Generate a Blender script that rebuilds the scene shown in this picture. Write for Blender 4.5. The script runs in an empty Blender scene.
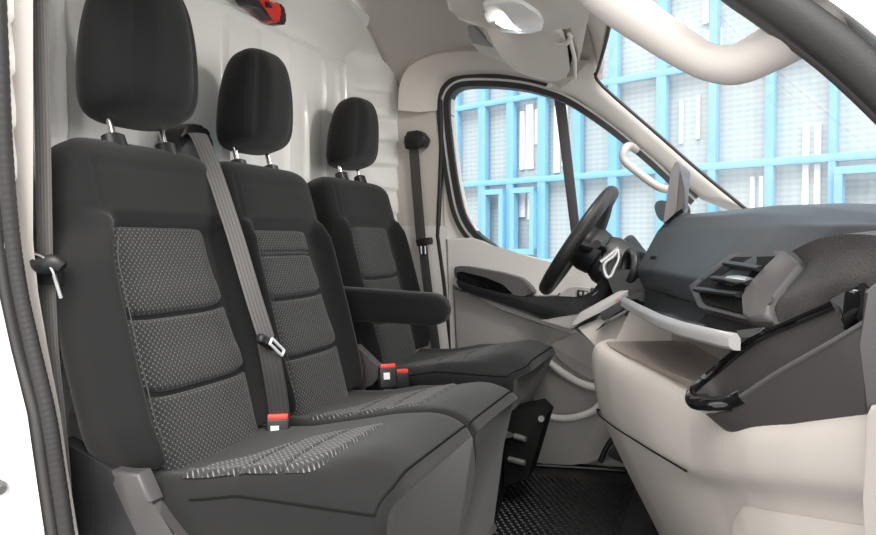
import bpy, bmesh, math, random
from mathutils import Vector, Matrix, noise
random.seed(7)
R = math.radians
C = bpy.context.scene.collection
sc = bpy.context.scene

# ------------------------------------------------------------------ camera
CAM = Vector((1.31, -1.82, 0.80)); TH = R(19.8); FPX = 750.0; PH = math.atan(26.5/750)
_F0 = Vector((-math.sin(TH), math.cos(TH), 0)); _RT = Vector((math.cos(TH), math.sin(TH), 0)); _Z = Vector((0, 0, 1))
_FW = _F0*math.cos(PH) - _Z*math.sin(PH); _UP = _F0*math.sin(PH) + _Z*math.cos(PH)
def U(px, py, x=None, y=None, z=None):
    """a point of the real place on the plane x=, y= or z= (metres)"""
    d = _FW + _RT*((px-438)/FPX) + _UP*((267.5-py)/FPX)
    if y is not None: t = (y-CAM.y)/d.y
    elif x is not None: t = (x-CAM.x)/d.x
    else: t = (z-CAM.z)/d.z
    return CAM + d*t
cd = bpy.data.cameras.new('camera'); co = bpy.data.objects.new('camera', cd); C.objects.link(co)
cd.sensor_width = 36; cd.lens = 36*FPX/876; cd.clip_start = .02
co.location = CAM; co.rotation_euler = (R(90)-PH, 0, TH); sc.camera = co

# ------------------------------------------------------------------ materials
def mat(name, col, rough=.5, metal=0, bump=None, spec=.5, coat=0, sheen=0, alpha=None, trans=0, var=0):
    m = bpy.data.materials.new(name); m.use_nodes = True; nt = m.node_tree; b = nt.nodes['Principled BSDF']
    b.inputs['Base Color'].default_value = (*col, 1); b.inputs['Roughness'].default_value = rough
    b.inputs['Metallic'].default_value = metal; b.inputs['Specular IOR Level'].default_value = spec
    b.inputs['Coat Weight'].default_value = coat; b.inputs['Coat Roughness'].default_value = .05
    b.inputs['Sheen Weight'].default_value = sheen
    tc = nt.nodes.new('ShaderNodeTexCoord')
    n = nt.nodes.new('ShaderNodeTexNoise'); n.inputs['Scale'].default_value = bump[0] if bump else 30
    n.inputs['Detail'].default_value = 3; nt.links.new(tc.outputs['Object'], n.inputs['Vector'])
    if bump:
        bp = nt.nodes.new('ShaderNodeBump'); bp.inputs['Strength'].default_value = bump[1]; bp.inputs['Distance'].default_value = bump[2]
        nt.links.new(n.outputs['Fac'], bp.inputs['Height']); nt.links.new(bp.outputs['Normal'], b.inputs['Normal'])
    if var:
        n2 = nt.nodes.new('ShaderNodeTexNoise'); n2.inputs['Scale'].default_value = 9; nt.links.new(tc.outputs['Object'], n2.inputs['Vector'])
        mx = nt.nodes.new('ShaderNodeMix'); mx.data_type = 'RGBA'
        mx.inputs['A'].default_value = (*[c*(1-var) for c in col], 1); mx.inputs['B'].default_value = (*[min(1, c*(1+var)) for c in col], 1)
        nt.links.new(n2.outputs['Fac'], mx.inputs['Factor']); nt.links.new(mx.outputs['Result'], b.inputs['Base Color'])
    return m

def node_math(nt, op, a, b=None, c=None):
    n = nt.nodes.new('ShaderNodeMath'); n.operation = op
    for i, v in enumerate((a, b, c)):
        if v is None: continue
        if isinstance(v, (int, float)): n.inputs[i].default_value = v
        else: nt.links.new(v, n.inputs[i])
    return n.outputs[0]

def dotted(name, sx, sy, base, light, size, streak=0.0):
    """woven seat cloth: staggered light flecks on a dark ground, laid out in metres along the UV"""
    m = mat(name, base, .9, sheen=.15); nt = m.node_tree; b = nt.nodes['Principled BSDF']
    uv = nt.nodes.new('ShaderNodeUVMap'); s = nt.nodes.new('ShaderNodeSeparateXYZ'); nt.links.new(uv.outputs[0], s.inputs[0])
    u = node_math(nt, 'DIVIDE', s.outputs[0], sx); v = node_math(nt, 'DIVIDE', s.outputs[1], sy)
    row = node_math(nt, 'FLOOR', v); odd = node_math(nt, 'MODULO', node_math(nt, 'ABSOLUTE', row), 2.0)
    us = node_math(nt, 'ADD', u, node_math(nt, 'MULTIPLY', odd, .5))
    du = node_math(nt, 'MULTIPLY', node_math(nt, 'ABSOLUTE', node_math(nt, 'SUBTRACT', node_math(nt, 'FRACT', us), .5)), sx/size)
    dv = node_math(nt, 'MULTIPLY', node_math(nt, 'ABSOLUTE', node_math(nt, 'SUBTRACT', node_math(nt, 'FRACT', v), .5)), sy/size*(1-streak))
    d = node_math(nt, 'ADD', du, dv)
    f = node_math(nt, 'SUBTRACT', 1.0, node_math(nt, 'MULTIPLY', d, 1.0)); f.node.use_clamp = True
    f2 = node_math(nt, 'MULTIPLY', f, 2.2); f2.node.use_clamp = True
    # honeycomb ground between the flecks
    g1 = node_math(nt, 'SINE', node_math(nt, 'MULTIPLY', node_math(nt, 'ADD', u, node_math(nt, 'MULTIPLY', v, .5)), 6.2832))
    g2 = node_math(nt, 'SINE', node_math(nt, 'MULTIPLY', node_math(nt, 'SUBTRACT', u, node_math(nt, 'MULTIPLY', v, .5)), 6.2832))
    g = node_math(nt, 'MULTIPLY_ADD', node_math(nt, 'MULTIPLY', g1, g2), .5, .5)
    c1 = nt.nodes.new('ShaderNodeMix'); c1.data_type = 'RGBA'; c1.inputs['A'].default_value = (*[c*.45 for c in base], 1); c1.inputs['B'].default_value = (*[c*1.6 for c in base], 1)
    nt.links.new(g, c1.inputs['Factor'])
    c2 = nt.nodes.new('ShaderNodeMix'); c2.data_type = 'RGBA'; c2.inputs['B'].default_value = (*light, 1)
    nt.links.new(c1.outputs['Result'], c2.inputs['A']); nt.links.new(f2, c2.inputs['Factor'])
    nt.links.new(c2.outputs['Result'], b.inputs['Base Color'])
    bp = nt.nodes.new('ShaderNodeBump'); bp.inputs['Strength'].default_value = .5; bp.inputs['Distance'].default_value = .002
    nt.links.new(node_math(nt, 'ADD', g, f2), bp.inputs['Height']); nt.links.new(bp.outputs['Normal'], b.inputs['Normal'])
    return m

M = {}
M['fabric'] = mat('black_seat_cloth', (.0085, .0084, .0088), .85, bump=(900, .25, .001), sheen=.16, spec=.25)
M['insert'] = dotted('dotted_seat_cloth', .0125, .0060, (.024, .024, .025), (.27, .265, .26), .0019)
M['insert_streak'] = dotted('streaked_seat_cloth', .0085, .030, (.018, .018, .019), (.19, .186, .182), .0017, .90)
M['seam'] = mat('seam_thread', (.004, .004, .004), .8, spec=.2)
M['stitch'] = mat('stitch_thread', (.05, .05, .05), .8)
M['chrome'] = mat('chrome', (.82, .80, .78), .12, 1)
M['satin'] = mat('satin_silver', (.62, .62, .63), .32, .85)
M['black_plastic'] = mat('black_plastic', (.014, .014, .015), .42, bump=(400, .2, .001))
M['piano'] = mat('gloss_black', (.006, .006, .007), .06, coat=1)
M['dash'] = mat('dash_soft_grey', (.039, .045, .051), .46, bump=(700, .25, .0008), spec=.6)
M['dash_end'] = mat('dash_grained_taupe', (.064, .057, .056), .5, bump=(330, .9, .002))
M['grey_plastic'] = mat('vent_grey_plastic', (.092, .087, .087), .42, bump=(500, .15, .0008))
M['bin'] = mat('bin_grey_plastic', (.060, .055, .055), .38)
M['cream'] = mat('cream_plastic', (.51, .47, .435), .5, bump=(600, .15, .0008))
M['tray'] = mat('taupe_tray_plastic', (.29, .25, .222), .55)
M['beige'] = mat('door_beige_plastic', (.68, .65, .62), .6, bump=(500, .2, .0008))
M['door_dark'] = mat('door_grey_plastic', (.29, .275, .265), .6, bump=(500, .2, .0008))
M['pillar'] = mat('pillar_trim', (.66, .61, .56), .65, bump=(500, .15, .0006))
M['headliner'] = mat('headliner_cloth', (.56, .52, .48), .95, bump=(900, .3, .0008))
M['apillar'] = mat('pale_pillar_trim', (.80, .77, .73), .6)
M['visor'] = mat('visor_vinyl', (.66, .61, .56), .7, bump=(700, .2, .0006))
M['white_paint'] = mat('white_body_paint', (.82, .82, .82), .3, coat=.3)
M['bulk_paint'] = mat('pale_grey_paint', (.88, .87, .835), .28, coat=.25, bump=(25, .05, .003))
M['rubber'] = mat('black_rubber', (.022, .021, .021), .55, bump=(300, .3, .001))
M['rubber_soft'] = mat('grey_rubber', (.05, .047, .047), .5, bump=(200, .3, .001))
M['red'] = mat('red_plastic', (.72, .035, .02), .4)
M['red_button'] = mat('red_button_plastic', (.85, .07, .045), .4)
M['bezel'] = mat('bezel_silver', (.33, .32, .31), .4, .5)
M['label'] = mat('white_sticker', (.8, .8, .8), .5)
M['wheel'] = mat('wheel_leather', (.018, .018, .018), .4, bump=(600, .3, .0008))
M['screen'] = mat('tablet_grey', (.13, .125, .125), .4)
M['mat_rubber'] = mat('floor_mat_rubber', (.006, .006, .0065), .4, bump=(120, .15, .001))
M['floor'] = mat('floor_carpet', (.006, .006, .006), .9, bump=(500, .5, .002))
M['blue'] = mat('blue_steel_paint', (.165, .40, .60), .45, var=.08)
M['lens'] = mat('frosted_lamp_lens', (.85, .84, .82), .15, coat=.6)
M['asphalt'] = mat('pale_asphalt', (.35, .35, .35), .9, bump=(40, .4, .01), var=.1)

def webbing(name, col):
    m = mat(name, col, .6, sheen=.2); nt = m.node_tree; b = nt.nodes['Principled BSDF']
    uv = nt.nodes.new('ShaderNodeUVMap'); s = nt.nodes.new('ShaderNodeSeparateXYZ'); nt.links.new(uv.outputs[0], s.inputs[0])
    w = node_math(nt, 'SINE', node_math(nt, 'MULTIPLY', s.outputs[0], 6.2832*5))
    mx = nt.nodes.new('ShaderNodeMix'); mx.data_type = 'RGBA'; mx.inputs['A'].default_value = (*[c*.7 for c in col], 1); mx.inputs['B'].default_value = (*[c*1.25 for c in col], 1)
    nt.links.new(node_math(nt, 'MULTIPLY_ADD', w, .5, .5), mx.inputs['Factor']); nt.links.new(mx.outputs['Result'], b.inputs['Base Color'])
    return m
M['handle'] = mat('handle_vinyl', (.49, .455, .43), .5)
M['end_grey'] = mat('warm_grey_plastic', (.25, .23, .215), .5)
M['lip'] = mat('silver_lip_plastic', (.34, .335, .33), .3, .15)
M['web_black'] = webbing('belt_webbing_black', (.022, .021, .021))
M['blade'] = mat('bright_latch_metal', (.85, .87, .9), .3, .3)
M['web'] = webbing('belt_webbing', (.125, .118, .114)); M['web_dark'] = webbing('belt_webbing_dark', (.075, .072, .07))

def glass(name, haze, tint=(1, 1, 1)):
    m = bpy.data.materials.new(name); m.use_nodes = True; nt = m.node_tree; nt.nodes.clear()
    o = nt.nodes.new('ShaderNodeOutputMaterial'); t = nt.nodes.new('ShaderNodeBsdfTransparent'); t.inputs[0].default_value = (*tint, 1)
    g = nt.nodes.new('ShaderNodeBsdfGlossy'); g.inputs['Roughness'].default_value = .02
    d = nt.nodes.new('ShaderNodeBsdfTranslucent'); d.inputs[0].default_value = (.9, .93, .95, 1)  # whitish veil mixed into the glass in place of washed-out reflections
    fr = nt.nodes.new('ShaderNodeLayerWeight'); fr.inputs['Blend'].default_value = .12
    tc = nt.nodes.new('ShaderNodeTexCoord'); n = nt.nodes.new('ShaderNodeTexNoise'); n.inputs['Scale'].default_value = 2.2; nt.links.new(tc.outputs['Object'], n.inputs['Vector'])
    m1 = nt.nodes.new('ShaderNodeMixShader'); m2 = nt.nodes.new('ShaderNodeMixShader')
    nt.links.new(node_math(nt, 'MULTIPLY', n.outputs['Fac'], haze), m1.inputs[0])
    nt.links.new(t.outputs[0], m1.inputs[1]); nt.links.new(d.outputs[0], m1.inputs[2])
    nt.links.new(node_math(nt, 'MULTIPLY', fr.outputs['Facing'], .35), m2.inputs[0]); nt.links.new(m1.outputs[0], m2.inputs[1]); nt.links.new(g.outputs[0], m2.inputs[2])
    nt.links.new(m2.outputs[0], o.inputs[0]); return m
M['windshield'] = glass('windshield_glass', .16); M['side_glass'] = glass('side_glass', .08)

def mesh_panel():
    """pale wall panels behind perforated sheet, with brighter panes"""
    m = mat('perforated_panel', (.5, .53, .56), .6); nt = m.node_tree; b = nt.nodes['Principled BSDF']
    uv = nt.nodes.new('ShaderNodeUVMap'); s = nt.nodes.new('ShaderNodeSeparateXYZ'); nt.links.new(uv.outputs[0], s.inputs[0])
    w = node_math(nt, 'SINE', node_math(nt, 'MULTIPLY', s.outputs[1], 6.2832*26))
    w2 = node_math(nt, 'SINE', node_math(nt, 'MULTIPLY', s.outputs[0], 6.2832*18))
    k = node_math(nt, 'MULTIPLY_ADD', node_math(nt, 'MULTIPLY_ADD', w2, .5, w), .25, .5); k.node.use_clamp = True
    n = nt.nodes.new('ShaderNodeTexNoise'); n.inputs['Scale'].default_value = 1.1; n.inputs['Detail'].default_value = 4; nt.links.new(uv.outputs[0], n.inputs['Vector'])
    mx = nt.nodes.new('ShaderNodeMix'); mx.data_type = 'RGBA'; mx.inputs['A'].default_value = (.38, .43, .455, 1); mx.inputs['B'].default_value = (.53, .56, .565, 1)
    nt.links.new(n.outputs['Fac'], mx.inputs['Factor'])
    m2 = nt.nodes.new('ShaderNodeMix'); m2.data_type = 'RGBA'; m2.inputs['A'].default_value = (.31, .39, .42, 1)
    nt.links.new(mx.outputs['Result'], m2.inputs['B']); nt.links.new(k, m2.inputs['Factor'])
    nt.links.new(m2.outputs['Result'], b.inputs['Base Color']); return m
M['panel'] = mesh_panel()
M['pane'] = mat('white_window_pane', (.86, .87, .86), .3)

# ------------------------------------------------------------------ mesh tools
class MB:
    def __init__(s): s.bm = bmesh.new(); s.uv = s.bm.loops.layers.uv.new('UVMap')
    def grid(s, fn, nu, nv, cu=False, uvf=None, flip=False):
        """fn(i,j) -> point for i in 0..nu, j in 0..nv"""
        cols = nu if cu else nu+1
        vs = [[s.bm.verts.new(fn(i, j)) for j in range(nv+1)] for i in range(cols)]
        for i in range(nu):
            for j in range(nv):
                a, b = i, (i+1) % cols
                q = [vs[a][j], vs[b][j], vs[b][j+1], vs[a][j+1]]
                ij = [(i, j), (i+1, j), (i+1, j+1), (i, j+1)]
                if flip: q.reverse(); ij.reverse()
                try: f = s.bm.faces.new(q)
                except ValueError: continue
                if uvf:
                    for l, (p, r) in zip(f.loops, ij): l[s.uv].uv = uvf(p, r)
        return vs
    def fan(s, ring):
        try: s.bm.faces.new(ring)
        except ValueError: pass
    def loft(s, rings, caps=True):
        n = len(rings[0]); vs = [[s.bm.verts.new(p) for p in r] for r in rings]
        for k in range(len(rings)-1):
            for i in range(n):
                s.bm.faces.new([vs[k][i], vs[k][(i+1) % n], vs[k+1][(i+1) % n], vs[k+1][i]])
        if caps: s.fan(list(reversed(vs[0]))); s.fan(vs[-1])
    def tube(s, path, r, n=12, caps=True, flat=1.0, upv=None):
        path = [Vector(p) for p in path]; rings = []; N = len(path); prev = None
        for i, p in enumerate(path):
            t = (path[min(i+1, N-1)] - path[max(i-1, 0)]).normalized()
            if prev is None:
                ref = Vector(upv) if upv else (Vector((0, 0, 1)) if abs(t.z) < .9 else Vector((1, 0, 0)))
                a = (ref - t*ref.dot(t)).normalized()
            else: a = (prev - t*prev.dot(t)).normalized()
            prev = a; b = t.cross(a); rr = r[i] if isinstance(r, (list, tuple)) else r
            rings.append([p + a*(rr*math.cos(2*math.pi*k/n)) + b*(rr*flat*math.sin(2*math.pi*k/n)) for k in range(n)])
        s.loft(rings, caps)
    def box(s, c, size, rot=None, bev=.0, seg=2):
        r = bmesh.ops.create_cube(s.bm, size=1); vs = r['verts']
        mt = Matrix.Translation(c) @ (rot.to_4x4() if rot else Matrix()) @ Matrix.Diagonal((*size, 1))
        bmesh.ops.transform(s.bm, matrix=mt, verts=vs)
        if bev:
            es = list({e for v in vs for e in v.link_edges})
            bmesh.ops.bevel(s.bm, geom=es, offset=bev, segments=seg, affect='EDGES', profile=.5)
    def prism(s, pts, d, bev=0, seg=2):
        pts = [Vector(p) for p in pts]; d = Vector(d)
        a = [s.bm.verts.new(p) for p in pts]; b = [s.bm.verts.new(p+d) for p in pts]; n = len(pts)
        fs = [s.bm.faces.new(a), s.bm.faces.new(list(reversed(b)))]
        for i in range(n): fs.append(s.bm.faces.new([a[(i+1) % n], a[i], b[i], b[(i+1) % n]]))
        if bev:
            es = list(fs[0].edges)
            bmesh.ops.bevel(s.bm, geom=es, offset=bev, segments=seg, affect='EDGES', profile=.5)
    def ribbon(s, path, w, wid, th=.0016):
        """webbing: a thin strap along path, width direction wid"""
        path = [Vector(p) for p in path]; N = len(path); rings = []
        wd = wid if isinstance(wid, list) else [wid]*N
        L = 0
        for i, p in enumerate(path):
            t = (path[min(i+1, N-1)] - path[max(i-1, 0)]).normalized(); a = Vector(wd[i]); a = (a - t*a.dot(t)).normalized(); n = t.cross(a)
            rings.append([p+a*w/2*q+n*th*h for q, h in ((-1, .3), (-.9, 1), (.9, 1), (1, .3), (1, -.3), (.9, -1), (-.9, -1), (-1, -.3))])
        k = len(rings[0]); uvx = [0, .05, .95, 1, 1, .95, .05, 0]
        vs = [[s.bm.verts.new(p) for p in r] for r in rings]
        for j in range(N-1):
            for i in range(k):
                f = s.bm.faces.new([vs[j][i], vs[j][(i+1) % k], vs[j+1][(i+1) % k], vs[j+1][i]])
                for l, (q, r) in zip(f.loops, ((i, j), ((i+1) % k, j), ((i+1) % k, j+1), (i, j+1))): l[s.uv].uv = (uvx[q], r*.05)
        s.fan(list(reversed(vs[0]))); s.fan(vs[-1])
    def build(s, name, m, parent=None, angle=38, rec=True):
        if rec: bmesh.ops.recalc_face_normals(s.bm, faces=s.bm.faces[:])
        for f in s.bm.faces: f.smooth = True
        ca = R(angle)
        for e in s.bm.edges:
            if len(e.link_faces) == 2 and e.calc_face_angle(0) > ca: e.smooth = False
        me = bpy.data.meshes.new(name); s.bm.to_mesh(me); s.bm.free()
        me.materials.append(M[m] if isinstance(m, str) else m)
        o = bpy.data.objects.new(name, me); C.objects.link(o)
        if parent:
            o.parent = parent
            if parent.type == 'EMPTY': o.matrix_parent_inverse = parent.matrix_basis.inverted()   # meshes stay in world metres
        return o
def spline(pts, n=8):
    """Catmull-Rom through points"""
    pts = [Vector(p) for p in pts]; out = []
    for i in range(len(pts)-1):
        p0 = pts[max(i-1, 0)]; p1 = pts[i]; p2 = pts[i+1]; p3 = pts[min(i+2, len(pts)-1)]
        for k in range(n):
            t = k/n
            out.append(.5*((2*p1)+(p2-p0)*t+(2*p0-5*p1+4*p2-p3)*t*t+(3*p1-p0-3*p2+p3)*t**3))
    return out+[pts[-1]]
def rounded(pts, r, n=4):
    """round the corners of a closed 3D polygon"""
    pts = [Vector(p) for p in pts]; out = []; N = len(pts)
    for i, p in enumerate(pts):
        a = pts[i-1]-p; b = pts[(i+1) % N]-p
        q = min(r, a.length*.45, b.length*.45); s0 = p+a.normalized()*q; s1 = p+b.normalized()*q
        for k in range(n+1):
            t = k/n; out.append(s0*(1-t)**2+p*2*t*(1-t)+s1*t*t)
    return out
def thing(name, label, cat, loc=(0, 0, 0), group=None):
    o = bpy.data.objects.new(name, None); C.objects.link(o); o.location = loc; o.empty_display_size = .05
    o['label'] = label; o['category'] = cat
    if group: o['group'] = group
    return o
def tag(o, label, cat, group=None):
    o['label'] = label; o['category'] = cat
    if group: o['group'] = group
    return o
def struct(o, label=None):
    o['kind'] = 'structure'
    if label: o['label'] = label
    return o
def lab(o, t): o['label'] = t; return o
def ss(a, b, x):
    t = min(1, max(0, (x-a)/(b-a))); return t*t*(3-2*t)
def lerp(tab, x):
    if x <= tab[0][0]: return tab[0][1]
    for (a, p), (b, q) in zip(tab, tab[1:]):
        if x <= b: return p+(q-p)*(x-a)/(b-a)
    return tab[-1][1]
def sg(v, e): return math.copysign(abs(v)**e, v)

# ------------------------------------------------------------------ seats
REC = R(15)
def seat_frame(ox, oy, oz, yaw=0):
    """maps (a across, v up the backrest, n out of it) to the world"""
    cy, sy = math.cos(yaw), math.sin(yaw)
    def rot(x, y): return (ox+x*cy-y*sy, oy+x*sy+y*cy)
    def back(a, v, n):
        x = .37 - v*math.sin(REC) + n*math.cos(REC); z = oz+.39 + v*math.cos(REC) + n*math.sin(REC)
        X, Y = rot(x, a); return Vector((X, Y, z))
    def cush(a, x, z):
        X, Y = rot(x, a); return Vector((X, Y, oz+z))
    return back, cush
def build_backrest(root, back, W=.22, H=.629, wi=.163, near=.0, creases=(.271, .122), bands=(), vt=.460, ac=0):
    def wv(v, side):
        w = lerp([(0, W*.93), (.08, W*.985), (.2, W), (.38, W*.995), (.455, W*.945), (.5, W*.955), (H, W*.92)], v)
        if side < 0: w += near*ss(.47, .36, v)*ss(-.05, .1, v)
        return w
    r = .055
    def prof(a, v, w):
        q = abs(a)/w
        bol = ss(.49, .42, v)*ss(-.06, .06, v)*.35+ss(.49, .42, v)*.65
        b = .052*math.exp(-((q-.87)/.105)**2)*bol
        yoke = ss(.43, .47, v)*.020
        groove = -.006*math.exp(-((v-.462-.02*ss(.7, 1, q))/.006)**2)
        inner = -.004*(1-ss(.68, .76, q))*(1-ss(.44, .46, v))
        seam = -.0035*math.exp(-((q-.845)/.012)**2)*ss(.46, .50, v)*ss(.60, .56, v) - .0035*math.exp(-((v-.562)/.004)**2)*(q < .845)
        return .016+b+yoke+groove+inner+seam
    NU, mb = 96, MB()
    vs = [0, .004, .012, .025]+[.025+i*(H-r-.025)/64 for i in range(1, 65)]+[H-r+r*math.sin(R(k)) for k in (12, 24, 36, 48, 60, 72, 82, 88)]
    def pt(i, v):
        ang = 2*math.pi*i/NU+.001; ca, sa = math.cos(ang), math.sin(ang)
        s = 1.0; sh = 0
        if v > H-r: s = math.sqrt(max(0, 1-((v-(H-r))/r)**2))
        if v < .025: s = .82+.18*math.sqrt(max(0, 1-((.025-v)/.025)**2))
        w = wv(v, ca); w = w-r*1.0*(1-s)
        a = w*sg(ca, .42)
        fr = prof(a, v, w); cen = -.03
        n = cen+(fr-cen)*abs(sa)**.42*(.25+.75*s if v > H-r else s) if sa >= 0 else cen-.075*abs(sa)**.5*(.2+.8*s if v > H-r else s)
        return back(a, v, n)
    mb.grid(lambda i, j: pt(i, vs[j]), NU, len(vs)-1, cu=True)
    bm = mb.bm; bm.verts.ensure_lookup_table(); nv = len(vs)
    mb.fan([bm.verts[i*nv] for i in range(NU)]); mb.fan([bm.verts[i*nv+nv-1] for i in range(NU)])
    br = mb.build('backrest', 'fabric', root, 50)
    # cloth insert with quilted creases
    mi = MB(); nu, nvv = 64, 150; rc = .032
    def ip(i, j):
        v = -.03+(vt+.03)*j/nvv; q = -1+2*i/nu; w = wi
        if v > vt-rc: w = wi-rc+math.sqrt(max(0, rc*rc-(v-(vt-rc))**2))
        a = q*w+ac*ss(.1, .4, v)
        n = .021*(1-abs(q)**8)*(1-ss(vt-.018, vt, v))+.002
        for k in creases: n -= .020*math.exp(-((v-k-.016*abs(q)**5)/.0062)**2)*(1-.3*abs(q)**10) - .004*math.exp(-((v-k-.04)/.03)**2)
        for k in bands: n -= .010*math.exp(-((v-k)/.0028)**2)
        return a, v, n
    mi.grid(lambda i, j: back(*ip(i, j)), nu, nvv, uvf=lambda i, j: ip(i, j)[:2])
    lab(mi.build('insert_panel', 'insert', br, 60), 'dotted grey cloth insert panel')
    # stitched seam lines on the yoke and the outer bolster
    for sd in (-1, 1):
        path = []; ms = MB()
        for k in range(30):
            v = .02+k*.40/29; w = wv(v, sd); a = sd*w*.82; path.append(back(a, v, prof(a, v, w)*.985+.001))
        ms.tube(path, .0011, 5)
        lab(ms.build('stitching', 'stitch', br), 'pale stitched seam line')
    return br
def build_headrest(root, back, vb=.674, W=.137, H=.275, T=.15, tilt=.0, nshift=.0, gap=.045, spost=.075):
    NU = 64; mb = MB(); prof = [(0, .66), (.03, .83), (.09, .94), (.2, .995), (.33, 1.0), (.5, .97), (.65, .915), (.8, .83), (.9, .73), (.96, .60), (.987, .43), (1, .17)]
    tp = [(0, .55), (.03, .78), (.12, .96), (.3, 1.0), (.55, .97), (.75, .88), (.88, .74), (.95, .58), (.985, .38), (1, .12)]
    ts = [0, .008, .02, .04, .07, .1]+[.1+.78*i/30 for i in range(1, 31)]+[.9, .92, .94, .955, .97, .98, .99, .996, 1]
    def cub(tab, x):   # smooth interpolation
        k = 0
        while k < len(tab)-2 and x > tab[k+1][0]: k += 1
        p = tab[max(k-1, 0)]; a = tab[k]; b = tab[k+1]; d = tab[min(k+2, len(tab)-1)]
        h = b[0]-a[0]; t = (x-a[0])/h
        m0 = (b[1]-p[1])/max(b[0]-p[0], 1e-6)*h; m1 = (d[1]-a[1])/max(d[0]-a[0], 1e-6)*h
        return (2*t**3-3*t*t+1)*a[1]+(t**3-2*t*t+t)*m0+(-2*t**3+3*t*t)*b[1]+(t**3-t*t)*m1
    def pt(i, t):
        ang = 2*math.pi*i/NU; ca, sa = math.cos(ang), math.sin(ang); w = W*cub(prof, t); th = T/2*cub(tp, t)
        a = w*sg(ca, .72); q = a/max(w, 1e-6)
        if sa >= 0: n = th*sg(sa, .62)+.012*ss(.62, .35, abs(q))*math.sin(math.pi*min(1, max(0, t)))
        else: n = th*sg(sa, .7)
        n += -.004*math.exp(-((abs(q)-.66)/.03)**2)*(sa > 0)*ss(0, .12, t)*ss(1, .85, t)
        return back(a, vb+H*t, .023+n+nshift+.075*(t-.38))
    mb.grid(lambda i, j: pt(i, ts[j]), NU, len(ts)-1, cu=True)
    bm = mb.bm; bm.verts.ensure_lookup_table(); nv = len(ts)
    mb.fan([bm.verts[i*nv] for i in range(NU)]); mb.fan([bm.verts[i*nv+nv-1] for i in range(NU)])
    hr = mb.build('headrest', 'fabric', root, 60)
    for sd in (-1, 1):
        p = MB(); p.tube([back(sd*spost, vb-gap-.05, -.018+nshift), back(sd*spost, vb+.03, -.018+nshift)], .0062, 14)
        lab(p.build('headrest_post', 'chrome', hr), 'chrome headrest post')
        g = MB(); g.tube([back(sd*spost, .61, -.018+nshift), back(sd*spost, .637, -.018+nshift), back(sd*spost, .641, -.018+nshift)], [.021, .019, .012], 18, flat=1.35)
        lab(g.build('post_guide', 'black_plastic', root), 'black plastic post guide')
    return hr
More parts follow.
